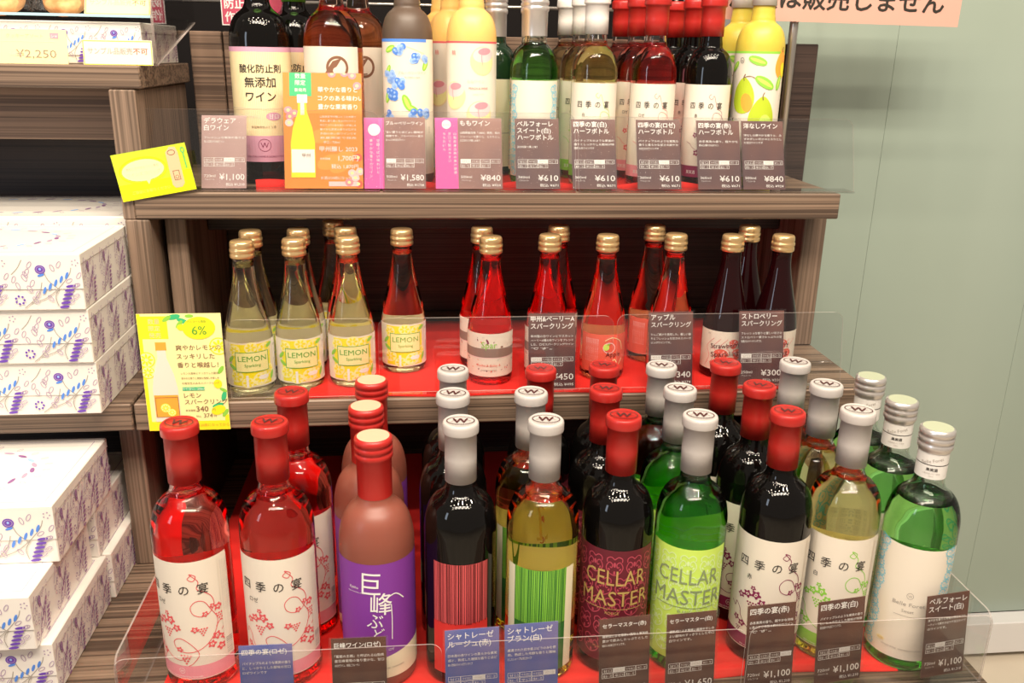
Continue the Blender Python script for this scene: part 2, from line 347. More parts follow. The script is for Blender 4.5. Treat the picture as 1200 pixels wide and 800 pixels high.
def damask(c, c2, letters, sub):
    a = Art()
    for gy in range(5):
        for gx in range(-2, 3):
            x = gx*22+(11 if gy % 2 else 0); y = 35+gy*24
            for sg in (-1, 1):
                a.curve([(x, y-9), (x+sg*6, y-6), (x+sg*9, y), (x+sg*6, y+6), (x+sg*2.5, y+4), (x+sg*3, y), (x+sg*5, y+1)], 1.1, c, 2, 4)
                a.curve([(x, y+9), (x+sg*4, y+12), (x+sg*8, y+10), (x+sg*8, y+6)], 1.1, c, 2, 3); a.oval(x+sg*6, y-2, 1.6, 1, c, 2, sg, 8)
            a.oval(x, y+3, 1.5, 3, c, 2, 0, 8); a.oval(x, y-6, 1.2, 2.2, c, 2, 0, 8)
    a.text(2, 110, 'CELLAR', 25, letters, 5, 'c', .0, width=70); a.text(3, 86, 'MASTER', 25, letters, 5, 'c', .0, width=80)
    a.rect(-34, 82, 34, 82.7, letters, 5); a.text(0, 76, sub, 4.6, letters, 5, 'c'); a.text(0, 34, 'MIS EN BOUTEILLE AU VIGNOBLE', 2.6, letters, 5, 'c'); a.text(0, 28, 'YAMANASHI JAPAN', 2.4, letters, 5, 'c')
    return a
def belle(h0=20, h1=146, half=False):
    a = Art(); k = .78 if half else 1
    for sg in (-1, 1):
        y = h0+3; i = 0
        while y < h1-3:
            x = sg*(39+3*sin(i*1.3))*k; q = 'sky'
            a.ring(x, y, 4.2*k, 3.8*k, .9, q, 2, 0, 12); a.oval(x, y, 1.0*k, .9*k, q, 2, 0, 6)
            for t in range(5): a.oval(x-sg*5.2*k*cos(t*.6-1.2), y+5.2*k*sin(t*.6-1.2), .9, .7, q, 2, 0, 6)
            a.ring(x+sg*7*k, y+3*k, 3.2*k, 2.8*k, .8, q, 2, .4, 10); a.curve([(x, y+3), (x+sg*4, y+5), (x+sg*9, y+2)], 1.0, q, 2, 3); i += 1; y += 9.2*k
    a.ring(0, 92*k, 3.4*k, 3.4*k, .5, 'grey', 2); a.text(0, 90.5*k, 'W', 4*k, 'grey', 3, 'c')
    a.text(0, 80*k, 'Belle Foret', 6*k, 'grey', 3, 'c', width=34*k); a.text(0, 72.5*k, 'Sweet', 5.2*k, 'grey', 3, 'c'); a.rect(-14*k, 68*k, 14*k, 68.4*k, 'grey', 3)
    a.text(0, 27*k, 'WHITE WINE  YAMANASHI  JAPAN', 2.8*k, 'grey', 3, 'c'); a.oval(-24*k, 33*k, 5*k, 2.4*k, 'sand', 2); a.text(-24*k, 32*k, 'SILVER', 2.2*k, 'gold', 3, 'c')
    return a
def shiki_half(sub, c, band):
    a = Art(); a.rect(-45, 12, 45, 25, band, 1)
    for i, ch in enumerate('四季の宴'): a.text(-20+i*12.5, 90, ch, 8.2, 'k', 3, 'c', .006)
    a.text(-14, 80, sub, 4.6, 'k', 3, 'c')
    a.curve([(5, 106), (2, 103), (6, 100), (9, 104), (12, 97), (15, 90), (22, 86), (22, 78), (15, 74), (9, 78), (11, 85), (19, 84), (26, 76), (24, 62), (14, 52), (4, 44), (8, 34), (4, 26)], .45, c, 2)
    for x, y, r, t in ((-6, 64, 4, 0), (2, 66, 3.8, 1), (-13, 60, 3.4, 2), (20, 66, 3.6, 1), (26, 60, 3.4, 0), (26, 44, 3.6, 2), (-10, 40, 4, 0), (6, 38, 3.4, 1)): leaf(a, x, y, c, r, t)
    grape(a, -3, 58, c, .8); grape(a, 22, 56, c, .8); grape(a, 4, 34, c, .8, 3); a.curve([(-26, 52), (-20, 50), (-16, 46), (-8, 42)], .45, c, 2)
    a.text(-16, 16, '果実酒', 4.6, 'w', 3, 'c'); a.ring(16, 18, 2.6, 2.6, .4, 'w', 3); return a
def lemon_label():
    a = Art(); a.rect(-26, 12, 26, 66, 'yel', 1)
    for x, y, r in ((-20, 24, 9), (-6, 16, 8), (10, 20, 10), (22, 30, 8), (-21, 58, 8), (0, 62, 8), (16, 58, 9), (-4, 40, 12)):
        a.oval(x, y, r, r*.85, 'lyel', 2, .3, 16)
        for t in range(6): a.oval(x+r*.5*cos(t*1.047), y+r*.42*sin(t*1.047), r*.3, r*.17, 'yel', 3, t*1.047, 8)
    for x, y, t in ((-27, 46, .8), (-25, 36, -.6), (24, 62, .4), (27, 22, 1.2)): a.oval(x, y, 6, 2.4, 'grn', 3, t, 10)
    a.rect(-20, 30, 22, 56, 'lyel', 4); a.frame(-20, 30, 22, 56, .8, 'mgrn', 5); a.text(1, 44, 'LEMON', 10, 'mgrn', 5, 'c', 0, width=35); a.text(1, 37, 'Sparkling', 5.4, 'mgrn', 5, 'c')
    a.rect(-8, 10, -5, 26, 'w', 4); a.oval(14, 22, 7, 3, 'w', 4); a.text(12, 14, 'YAMANASHI', 3, 'w', 5, 'c')
    a.rect(32, 10, 42, 68, 'w', 1)
    for i in range(12): a.rect(34, 14+i*2.3, 40, 15+i*2.3, 'grey', 2)
    a.text(37, 58, '果実酒', 3, 'grey', 2, 'c'); return a
def rose_spark():
    a = Art(); a.rect(-47, 38, 47, 50, 'taupe', 1); a.rect(-47, 37.2, 47, 38, 'lpink', 2)
    rnd = random.Random(3)
    for i in range(46): a.oval(rnd.uniform(-44, 44), rnd.choice((rnd.uniform(54, 66), rnd.uniform(16, 36))), rnd.uniform(.5, 1.6), rnd.uniform(.4, 1), rnd.choice(('coral', 'wine', 'lgrey')), 2, rnd.random()*3, 7)
    a.text(0, 51, 'Spar', 12, 'grn', 3, 'c', width=20); a.oval(-2, 60, 1.2, 3.4, 'wine', 3, .5); a.oval(17, 52, 2, 1.2, 'brn', 3); a.text(0, 26, 'Koshu & Bailey A', 4.4, 'coral', 3, 'c'); a.text(0, 20, 'SPARKLING WINE', 2.6, 'grey', 3, 'c'); return a
def apple_label():
    a = Art(); a.rect(-30, 14, 30, 62, 'coral', 1)
    for i in range(7): a.text(-27+i*2.8, 58, '果実酒アップルスパークリング', 2.3, 'lpink', 2, 'l', rot=-pi/2)
    a.ring(6, 46, 8, 7, 1.0, 'lpink', 2); a.curve([(-4, 24), (2, 30), (8, 22), (14, 30), (20, 22), (26, 30)], 1.2, 'sand', 3); a.curve([(0, 56), (10, 60), (22, 54), (26, 42)], 1, 'sand', 3)
    a.oval(2, 47, 4, 4.6, 'lime', 3); a.oval(5, 51, 2.2, 1, 'grn', 4, .6); a.text(12, 34, 'Apple', 9, 'dred', 4, 'c'); a.text(12, 18, 'Sparkling', 5.6, 'sand', 4, 'c'); return a
def straw_label():
    a = Art(); rnd = random.Random(5)
    for x, y, r in ((-4, 34, 10), (8, 24, 9), (18, 36, 8), (-12, 20, 7), (12, 50, 7)):
        a.poly([(x+r*sin(t)*(1 if cos(t) > 0 else .8), y+r*(cos(t)*.8 if cos(t) > 0 else cos(t)*1.05)) for t in [2*pi*i/16 for i in range(16)]], 'coral', 2)
        for i in range(12): a.oval(x+rnd.uniform(-.6, .6)*r, y+rnd.uniform(-.6, .5)*r, .6, .9, 'lpink', 3, 0, 6)
    for k in range(6): a.curve([(-26+k*9, 16+6*(k % 3)), (-20+k*9, 30+8*(k % 2)), (-24+k*9, 44), (-14+k*9, 56)], .5, 'rose', 2, 4)
    a.text(2, 44, 'Strawberry', 9, 'dred', 4, 'c', .004, width=40, rot=.12); a.text(2, 32, 'Sparkling', 9.5, 'dred', 4, 'c', .004, width=38, rot=.12); a.text(-22, 60, 'W', 4, 'grey', 3, 'c'); return a
def muscat_label():
    a = Art(); a.rect(-60, 168, 60, 174, 'mauve', 1); a.rect(-60, 28, 60, 62, 'mauve', 1)
    for i in range(-28, 29): a.rect(i*2-.3, 62, i*2+.3, 168, 'cream', 1)
    for ch, x, y, s in (('酸化防止剤', 0, 143, 11.4), ('無添加', -1, 125, 14), ('ワイン', -1, 107, 14)): a.text(x, y, ch, s, 'k', 3, 'c', .016)
    a.rect(-58, 97, 58, 97.4, 'lgrey', 3); a.oval(14, 87, 10, 5.2, 'mauve', 3, 0, 20); a.text(14, 84.4, '甘口', 7, 'w', 4, 'c', .01); a.text(-14, 85, 'さんかぼうし', 4, 'lgrey', 3, 'c'); a.text(0, 72, '食塩無添加ぶどう酒', 3.6, 'brn', 3, 'c')
    a.ring(0, 50, 8, 8, .6, 'wine', 3, 0, 24); a.text(0, 46.5, 'W', 10, 'wine', 3, 'c'); a.text(0, 34, 'CHATEAU WINE & NOBLE WINE', 3.4, 'wine', 3, 'c'); a.text(33, 46, '720', 6, 'wine', 3, 'c'); return a
def koshu_label():
    a = Art(); a.ring(14, 150, 13, 13, 3.5, 'brn', 2, 0, 24); a.poly([(-6, 138), (8, 158), (20, 162), (12, 150), (18, 140)], 'brn', 3); a.oval(14, 146, 6, 5, 'paper', 4); a.text(-14, 110, '甲州', 12, 'brn', 3, 'c'); return a
def blueberry_label():
    a = Art(); a.rect(-50, 191, 28, 195, 'blue', 1); rnd = random.Random(2)
    def berries(x, y, n, s):
        for i in range(n):
            u, v = x+rnd.uniform(-s, s), y+rnd.uniform(-s*.8, s*.8); a.oval(u, v, 4.6, 4.6, rnd.choice(('blue', 'lblue')), 3+i % 3, 0, 14); a.oval(u-1, v+1, 1.6, 1.6, 'lblue', 6, 0, 8); a.ring(u+1, v-1, 1.4, 1.2, .5, 'blue', 7, 0, 8)
    for x, y, t, s in ((-26, 182, .4, 9), (26, 162, 1.1, 9), (-30, 154, 1.1, 8), (-32, 120, 1.2, 10), (-2, 112, 2, 12), (6, 104, 2.6, 9)): a.oval(x, y, s, s*.45, 'grn', 2, t, 14); a.oval(x, y, s*.8, s*.2, 'lime', 3, t, 10)
    berries(-12, 181, 7, 6); berries(10, 170, 5, 5); berries(22, 168, 3, 4); berries(-28, 146, 8, 9); berries(-16, 138, 8, 9); berries(-22, 124, 8, 8); berries(8, 96, 8, 10); berries(26, 98, 5, 6); berries(-30, 94, 4, 5)
    a.curve([(-4, 186), (8, 182), (24, 176)], .8, 'sand', 2); a.text(6, 150, 'ブルーベリーワイン', 4.4, 'grey', 8, 'c'); a.text(6, 145, 'BLUEBERRY WINE', 2.6, 'grey', 8, 'c'); a.text(30, 80, '果実酒', 3, 'grey', 8, 'l', rot=-pi/2); return a
def peach_label():
    a = Art(); a.rect(-50, 191, 50, 193.6, 'rose', 1)
    for x, y, s in ((16, 168, 19), (12, 96, 20), (-26, 122, 19), (-16, 66, 19), (36, 60, 15)):
        a.oval(x, y, s*.95, s, 'sand', 2, 0, 24); a.oval(x, y-2, s*.80, s*.80, 'lyel', 3, 0, 20)
        a.oval(x+s*.05, y+s*.42, s*.80, s*.52, 'lpink', 4, .1, 20); a.oval(x+s*.12, y+s*.66, s*.5, s*.24, 'pink', 5, .1, 16); a.curve([(x, y+s*.9), (x-s*.12, y+s*.3), (x-s*.02, y-s*.3)], .8, 'pink', 6)
    a.text(6, 140, 'ももワイン', 5, 'lgrey', 6, 'c'); a.text(10, 131, 'PEACH & WINE', 4, 'rose', 6, 'c'); a.text(10, 124, 'sweet wine', 3.6, 'lgrey', 6, 'c'); a.text(-26, 176, '桃', 7, 'rose', 6, 'c'); return a
def pear_label():
    a = Art(); a.rect(-50, 177, 50, 180, 'grn', 1)
    def pr(x, y, s, c, c2):
        pts = [(x+s*sin(t)*(1-.36*(1+cos(t))/2-.10*max(0, cos(t))**2), y+s*(1.25*cos(t)+.12)) for t in [2*pi*i/32 for i in range(32)]]
        a.poly(pts, c, 2); a.oval(x+s*.3, y-s*.35, s*.42, s*.66, c2, 3, .25, 16); a.curve([(x, y+s*1.15), (x-1, y+s*1.4), (x+1, y+s*1.6)], 1.3, 'brn', 4)
    pr(-16, 120, 19, 'pear', 'ora'); pr(12, 92, 22, 'pear', 'lime'); pr(38, 162, 15, 'ora', 'yel'); pr(-30, 70, 14, 'lime', 'pear')
    for x, y, t, s in ((0, 168, -.3, 13), (12, 140, -.5, 15), (34, 140, 1.3, 10), (-34, 160, .8, 9)): a.oval(x, y, s, s*.42, 'grn', 5, t, 16); a.oval(x, y, s*.85, s*.16, 'lime', 6, t, 12)
    a.curve([(-17, 146), (-8, 148), (2, 144)], .9, 'brn', 5); a.ring(-22, 168, 3, 3.6, .5, 'k', 5); a.text(-22, 166, 'W', 4, 'k', 5, 'c'); a.text(8, 66, '洋なし', 6, 'grey', 6, 'c'); return a

# ------------------------------------------------------------------ bottles
def bordeaux(r, h, sh0, sh1, nr):
    pts = [(0, .006), (r*.55, .0045), (r*.80, .0), (r*.93, .0010), (r*.985, .004), (r, .009), (r, .05), (r, sh0)]
    ctl = [(0, 1), (.2, .987), (.4, .935), (.58, .855), (.73, .72), (.86, .52), (.97, .33), (1.09, .13), (1.25, 0)]
    ctl = [(t, (nr/r)+(f-nr/r)*1.0 if i < 6 else nr/r+(f*.45)*(1-nr/r)*.55) for i, (t, f) in enumerate(ctl)]
    ctl[-1] = (1.25, nr/r)
    for t, f in spline(ctl, 3)[1:]: pts.append((f*r, sh0+(sh1-sh0)*t))
    pts += [(nr*.97, sh1+.020), (nr*.95, h-.012), (nr*1.12, h-.010), (nr*1.12, h-.004), (nr*.9, h-.0022), (0, h-.0022)]
    return pts
def cone_profile(r, h, nr):
    pts = [(0, .005), (r*.6, .003), (r*.82, 0), (r*.94, .001), (r, .006), (r*1.0, .03), (r*.995, .068)]
    for i in range(1, 13):
        t = i/12; q = t*t*(3-2*t); pts.append((r*.995+(nr-r*.995)*(.45*t+.55*q), .068+(h-.035-.068)*t))
    pts += [(nr, h-.022), (nr*1.06, h-.018), (nr*1.0, h-.004), (nr*.9, h-.001), (0, h-.001)]
    return pts
def rad(prof, z):
    for (a, b), (c, d) in zip(prof[4:], prof[5:]):
        if b <= z <= d: return a+(c-a)*(z-b)/((d-b) or 1)
    return prof[-2][0]
def glass_mesh(prof, mat, fill=None, n=44):
    mb = MB(); mb.lathe(prof, mat, n)
    if fill:
        top = prof[-1][1]-.003; zs = [fill+.0002]+[z for _, z in prof if fill+.004 < z < top-.002]+[top]
        cav = [(0, fill)]+[(max(.002, rad(prof, z)-.0024), z) for z in zs]+[(0, top)]
        mb.lathe(cav, mat, n, flip=True)
    return mb.mesh('glass_body')
def capsule_mesh(nr, h, L, mat, ring=.012):
    mb = MB(); a = nr*1.27; b = nr*1.12
    mb.lathe([(b-.0006, h-L), (b, h-L), (b*1.005, h-L*.6), (b*.99, h-ring-.001), (a*.985, h-ring), (a, h-ring+.0012), (a, h-.0035), (a*.97, h-.0012), (a*.88, h+.0004), (a*.80, h-.0004), (0, h-.0004)], mat, 40)
    return mb.mesh('capsule')
def emblem_mesh(nr, h, m):
    a = Art(); q = nr*1000
    a.ring(0, 0, q*.96, q*.66, .9, m, 1, 0, 20); a.text(-.2, -q*.36, 'W', q*1.0, m, 1, 'c', .03); a.curve([(-q*.7, -q*.2), (0, q*.3), (q*.7, -q*.1)], .4, m, 1)
    mb = MB(); a.flat(mb, .00015, Matrix.Translation((0, 0, h+.0003)) @ Matrix.Rotation(-pi/2, 4, 'X')); return mb.mesh('cap_emblem')
def screw_mesh(nr, h, L, mat, disc, rings=2, lab=None):
    mb = MB(); a = nr*1.22; pr = [(a*.93, h-L), (a*.94, h-.024)]
    z = h-.022
    for k in range(rings): pr += [(a*1.02, z), (a*1.02, z+.0045), (a*.93, z+.006)]; z += .0075
    pr += [(a*1.02, z), (a*1.02, h-.004), (a*.98, h-.001), (a*.86, h)]
    mb.lathe(pr, mat, 40); mb.lathe([(a*.86, h), (0, h)], disc, 40); return mb.mesh('screw_cap')
def gold_mesh(nr, h):
    a = nr*1.16; return MB().lathe([(a*.94, h-.021), (a*1.02, h-.020), (a*1.02, h-.016), (a*.95, h-.0145), (a*1.03, h-.013), (a*1.03, h-.0095), (a*.94, h-.0085), (a*1.0, h-.007), (a*.97, h-.002), (a*.88, h), (0, h)], CAPG, 36).mesh('gold_cap')

R7 = .0392; B7 = bordeaux(R7, .300, .178, .228, .0150); KY = bordeaux(.0402, .285, .162, .220, .0160); BF = bordeaux(.0392, .288, .172, .224, .0148)
RH = .0312; BH = bordeaux(RH, .248, .146, .190, .0140); BFH = bordeaux(.0312, .248, .146, .190, .0138); R5 = .0333; B5 = bordeaux(R5, .300, .188, .232, .0155); B5P = bordeaux(R5, .293, .184, .226, .0150)
RS = .0295; SP = cone_profile(RS, .190, .0126)
EMK = emblem_mesh(.0150, .300, ink('emblem_dark', (.08, .02, .02))); EMH = emblem_mesh(.0140, .248, K['k'])
CREAMD = P('cream_disc', (.55, .44, .30), .5); GREEND = P('pale_green_disc', (.42, .46, .33), .5)
def neck_label():
    a = Art(); a.rect(-60, 248, 60, 249, 'k', 1); a.rect(-60, 262, 60, 262.8, 'k', 1)
    for x in (-34, 0, 34): a.text(x, 252, 'Belle Foret', 5.2, 'grey', 2, 'c', rot=.3); a.text(x, 242, '果実酒', 4, 'k', 2, 'c', .02); a.text(x, 238, '山梨県産ぶどう使用', 2, 'grey', 2, 'c'); a.text(x, 235, '720ml', 2, 'grey', 2, 'c')
    return a
G7 = {}
BACK = {'rose': (R7, 70, 40, 140), 'white': (R7, 70, 40, 140), 'blanc': (R7, 70, 40, 140), 'cmw': (R7, 72, 40, 140), 'belle': (.0392, 72, 40, 135), 'lemon': (RS, 52, 14, 66), 'apple': (RS, 52, 14, 62), 'srose': (RS, 52, 14, 66)}
def proto(kind):
    """list of (part name, mesh, label or None) of one kind of bottle"""
    if kind in G7: return G7[kind]
    if kind == 'rose': v = [('glass_body', glass_mesh(B7, G_ROSE, .222), None), ('front_label', label_mesh('front_label', shiki('ロゼ', 'rose', 'pink').sy(1.065), R7, 112, 18, 161), None), ('capsule', capsule_mesh(.015, .300, .064, CAPR), 'red capsule'), ('cap_emblem', EMK, None)]
    elif kind == 'red': v = [('glass_body', glass_mesh(B7, DARK), None), ('front_label', label_mesh('front_label', shiki('赤', 'wine', 'wine').sy(1.065), R7, 112, 18, 161), None), ('capsule', capsule_mesh(.015, .300, .064, CAPR), 'red capsule'), ('cap_emblem', EMK, None)]
    elif kind == 'white': v = [('glass_body', glass_mesh(B7, G_YEL, .222), None), ('front_label', label_mesh('front_label', shiki('白', 'grn', 'grn').sy(1.065), R7, 112, 18, 161), None), ('capsule', capsule_mesh(.015, .300, .064, CAPS), 'silver capsule'), ('cap_emblem', EMK, None)]
    elif kind == 'kyoho': v = [('glass_body', glass_mesh(KY, F_GRAPE), None), ('front_label', label_mesh('front_label', kyoho().sy(1.15, 16), .0402, 122, 16, 157, K['vio']), None), ('screw_cap', screw_mesh(.0160, .285, .066, CAPR, CREAMD), 'red screw cap with a cream disc')]
    elif kind == 'rouge':
        v = [('glass_body', glass_mesh(B7, DARK), None), ('front_label', label_mesh('front_label', stripes('red', 'dred', 'rose', 64).sy(1.08, 16), R7, 64, 16, 153, K['red']), None), ('capsule', capsule_mesh(.015, .300, .066, CAPS), 'silver capsule'), ('cap_emblem', EMK, None)]
    elif kind == 'blanc':
        bk = Art(); v = [('glass_body', glass_mesh(B7, G_GOLD, .215), None), ('front_label', label_mesh('front_label', stripes('dgrn', 'dgrn', 'grn', 60), R7+.0003, 60, 16, 138, K['dgrn']), None), ('side_label', label_mesh('side_label', bk, R7, 84, 16, 142, CREAM), 'cream label edge behind the green stripes'), ('capsule', capsule_mesh(.015, .300, .066, CAPS), 'silver capsule'), ('cap_emblem', EMK, None)]
    elif kind == 'cmr': v = [('glass_body', glass_mesh(B7, DARK), None), ('front_label', label_mesh('front_label', damask('mpink', 'mpink', 'gold', 'ROUGE').sy(1.07), R7, 104, 18, 159, K['maroon']), None), ('capsule', capsule_mesh(.015, .300, .064, CAPR), 'red capsule'), ('cap_emblem', EMK, None)]
    elif kind == 'cmw': v = [('glass_body', glass_mesh(B7, G_GREEN, .226), None), ('front_label', label_mesh('front_label', damask('lgrn', 'lgrn', 'sil', 'BLANC').sy(1.07), R7, 96, 18, 159, K['lime']), None), ('capsule', capsule_mesh(.015, .300, .064, CAPS), 'silver capsule'), ('cap_emblem', EMK, None)]
    elif kind == 'belle': v = [('glass_body', glass_mesh(BF, G_GREEN, .205), None), ('front_label', label_mesh('front_label', belle().sy(1.09, 16), .0392, 104, 16, 158), None), ('screw_cap', screw_mesh(.0148, .288, .026, CAPSC, GREEND), 'silver screw cap'), ('neck_label', label_mesh('neck_label', neck_label(), .0160, 98, 232, 262, CAPW), 'silver printed neck band')]
    elif kind in ('hrose', 'hred', 'hwhite'):
        g, sub, c, cap = {'hrose': (G_ROSE, 'ロゼ', 'rose', CAPR), 'hred': (DARK, '赤', 'wine', CAPR), 'hwhite': (G_YEL, '白', 'grn', CAPW)}[kind]
        v = [('glass_body', glass_mesh(BH, g, None if g is DARK else .186), None), ('front_label', label_mesh('front_label', shiki_half(sub, c, {'rose': 'pink'}.get(c, c)).sy(1.19, 12), RH, 84, 12, 136), None), ('capsule', capsule_mesh(.014, .248, .050, cap), None), ('cap_emblem', EMH, None)]
    elif kind == 'hbelle': v = [('glass_body', glass_mesh(BFH, G_GREEN, .182), None), ('front_label', label_mesh('front_label', belle(14, 118, True).sy(1.17, 12), .0312, 86, 12, 138), None), ('screw_cap', screw_mesh(.0138, .248, .054, CAPSC, CAPSC, 2), 'silver screw cap')]
    elif kind == 'hdark': v = [('glass_body', glass_mesh(BFH, P('dark_green_glass', (.008, .03, .012), .05, 0, .5)), None), ('front_label', label_mesh('front_label', Art().rect(-30, 60, 30, 61, 'grey', 2), .0312, 80, 12, 136, CREAM), None), ('screw_cap', screw_mesh(.0138, .248, .054, CAPSC, CAPSC, 2), 'silver screw cap')]
    elif kind == 'lemon': v = [('glass_body', glass_mesh(SP, G_LEMON, .158), None), ('front_label', label_mesh('front_label', lemon_label(), RS, 86, 10, 68), None), ('gold_cap', gold_mesh(.0126, .190), None)]
    elif kind == 'srose': v = [('glass_body', glass_mesh(SP, G_SROSE, .160), None), ('front_label', label_mesh('front_label', rose_spark(), RS, 90, 12, 70), None), ('gold_cap', gold_mesh(.0126, .190), None)]
    elif kind == 'apple': v = [('glass_body', glass_mesh(SP, G_APPLE, .160), None), ('front_label', label_mesh('front_label', apple_label(), RS, 72, 12, 64, K['coral']), None), ('gold_cap', gold_mesh(.0126, .190), None)]
    elif kind == 'straw': v = [('glass_body', glass_mesh(SP, DARKR), None), ('front_label', label_mesh('front_label', straw_label(), RS, 82, 12, 66), None), ('gold_cap', gold_mesh(.0126, .190), None)]
    elif kind == 'muscat': v = [('glass_body', glass_mesh(B7, DARK), None), ('front_label', label_mesh('front_label', muscat_label(), R7, 118, 28, 174, K['sand']), None), ('capsule', capsule_mesh(.015, .300, .066, CAPGRN), 'shiny green foil capsule')]
    elif kind == 'koshu': v = [('glass_body', glass_mesh(B7, G_AMBER, .26), None), ('front_label', label_mesh('front_label', koshu_label(), R7, 92, 40, 176), None), ('capsule', capsule_mesh(.015, .300, .040, CAPW), 'white capsule')]
    elif kind == 'blue': v = [('glass_body', glass_mesh(B5, F_BLUE), None), ('front_label', label_mesh('front_label', blueberry_label().scale(.96), R5, 96, 14, 187), None), ('screw_cap', screw_mesh(.0155, .300, .03, CAPSC, CAPSC), None)]
    elif kind == 'peach': v = [('glass_body', glass_mesh(B5, F_PEACH), None), ('front_label', label_mesh('front_label', peach_label().scale(.96), R5, 96, 14, 186), None), ('screw_cap', screw_mesh(.0155, .300, .034, CAPR, CAPR), 'red screw cap')]
    elif kind == 'pear': v = [('glass_body', glass_mesh(B5P, F_PEAR), None), ('front_label', label_mesh('front_label', pear_label().scale(1.012), R5, 96, 14, 182), None), ('capsule', capsule_mesh(.0150, .293, .052, CAPW), 'white capsule')]
    if kind in BACK:
        rr, bw, z0, z1 = BACK[kind]; bl = Art(); k = bw/70
        for i in range(9): bl.text(-bw*.42, z1-9*k-i*7*k, '果実酒 山梨県産ぶどう使用 アルコール分12度', 3.6*k, 'lgrey', 2, 'l', width=bw*.84)
        me = label_mesh('back_label', bl, rr, bw, z0, z1); me.transform(Matrix.Rotation(pi, 4, 'Z')); v.append(('back_label', me, None))
    G7[kind] = v; return v
FIRST = {}
def bottle(kind, name, x, y, z, face, label, group):
    rz = -atan2(x, y)+radians(face)
    o = thing(name, (x, y, z), 0, 0, label, 'bottle', group)
    if kind not in FIRST:
        FIRST[kind] = []
        for n, me, lb in proto(kind):
            c = link(n, me, o)
            if lb: c['label'] = lb
            if n != 'glass_body': c.rotation_euler.z = rz
            FIRST[kind].append(c)
    else:
        for s in FIRST[kind]:
            c = s.copy(); COL.objects.link(c); c.parent = o
            if not s.name.startswith('glass_body'): c.rotation_euler.z = rz
    return o

# ================================================================== SETTING
FLOOR = noise_color(P('floor_tile', (.6, .52, .42), .25), (.56, .49, .40), (.66, .58, .47), (3, 3, 3))
struct('floor', MB().box(-3, 4, -3, 3.2, -.60, -.55, FLOOR))
wl = MB().box(-3, .56, 1.95, 2.0, -.55, 2.6, P('dark_back_wall', (.010, .008, .008), .6, 0, 0, Specular_IOR_Level=.1)); struct('wall_back', wl)
FROST = P('frosted_glass', (.50, .62, .55), .22, 0, .5); noise_color(FROST, (.31, .385, .33), (.37, .445, .385), (3.2, 3, .35), 2, .3, .7)
wr = struct('wall_right', MB().box(.57, 3.6, 1.52, 1.54, -.55, 2.6, P('glass_channel', (.31, .37, .33), .4)))
for x0, x1 in ((.572, .8095), (.81, 1.1375), (1.138, 2.0), (2.0005, 3.6)): link('glass_pane', MB().bbox(x0, x1, 1.508, 1.52, -.46, 2.6, FROST, .0002), wr)
struct('baseboard_right', MB().bbox(.572, 3.6, 1.47, 1.51, -.538, -.462, P('white_skirting', (.80, .79, .80), .3, 0, .3), .002))
# main display unit
unit = thing('display_shelf_unit', (0, 1.3, -.55), label='brown woodgrain three tier display unit carrying all the wine bottles', cat='shelf')
def upart(name, mb, parent=unit, lab=None):
    me = mb.mesh(name); me.transform(Matrix.Translation(-Vector(parent.location))); o = link(name, me, parent)
    if lab: o['label'] = lab
    return o
upart('base_platform', MB().bbox(-.50, .628, .60, 1.44, -.04, 0, WOOD))
upart('plinth', MB().box(-.48, .60, .64, 1.42, -.55, -.04, WOODD))
upart('middle_shelf', MB().bbox(-.350, .586, 1.033, 1.44, .216, .251, WOOD))
upart('top_shelf', MB().bbox(-.358, .569, 1.150, 1.44, .455, .489, WOOD))
upart('side_panel', MB().bbox(-.335, -.308, 1.19, 1.44, .2515, .4545, WOODV))
upart('side_panel', MB().bbox(.552, .585, 1.215, 1.44, .2515, .4545, WOODV))
upart('side_panel', MB().bbox(-.388, -.360, 1.080, 1.44, .0005, .2155, WOODV))
upart('side_panel', MB().bbox(-.345, -.318, 1.12, 1.44, .0005, .2155, WOODD))
upart('side_panel', MB().bbox(.552, .585, 1.10, 1.44, .0005, .2155, WOODD))
upart('apron_rail', MB().bbox(-.306, .55, 1.30, 1.315, .412, .4545, WOODD))
upart('back_panel', MB().bbox(-.306, .55, 1.42, 1.435, .2515, .4545, WOODD))
upart('back_panel', MB().bbox(-.358, .55, 1.42, 1.435, .0005, .2155, WOODD))
upart('backboard', MB().bbox(-.334, -.288, 1.41, 1.43, .4895, .686, WOODB).bbox(-.286, .555, 1.41, 1.43, .4895, .686, WOODB))
upart('end_board', MB().bbox(.568, .606, 1.36, 1.43, .42, .684, WOODD), lab='dark end board')
# neighbouring unit at left
unit2 = thing('side_shelf_unit', (-.8, 1.3, -.55), label='brown woodgrain shelf unit at the left stacked with patterned gift boxes', cat='shelf')
upart('base_platform', MB().bbox(-1.25, -.502, .60, 1.44, -.04, 0, WOOD), unit2)
upart('plinth', MB().box(-1.24, -.51, .64, 1.42, -.55, -.04, WOODD), unit2)
upart('middle_shelf', MB().bbox(-1.25, -.353, 1.033, 1.44, .216, .251, WOOD), unit2)
upart('top_shelf', MB().bbox(-1.25, -.336, 1.155, 1.40, .614, .641, WOOD), unit2)
upart('apron_rail', MB().bbox(-1.25, -.374, 1.24, 1.26, .545, .6135, WOODB), unit2)
upart('back_panel', MB().bbox(-1.25, -.375, 1.41, 1.43, .2515, .6135, WOODD), unit2)
upart('back_panel', MB().bbox(-1.25, -.390, 1.41, 1.43, .0005, .2155, WOODD), unit2)

upart('side_panel', MB().bbox(-.372, -.342, 1.150, 1.44, .2515, .4545, WOODV).bbox(-.374, -.3585, 1.152, 1.44, .4545, .4895, WOODV).bbox(-.374, -.343, 1.152, 1.40, .4895, .613, WOODV), unit2)
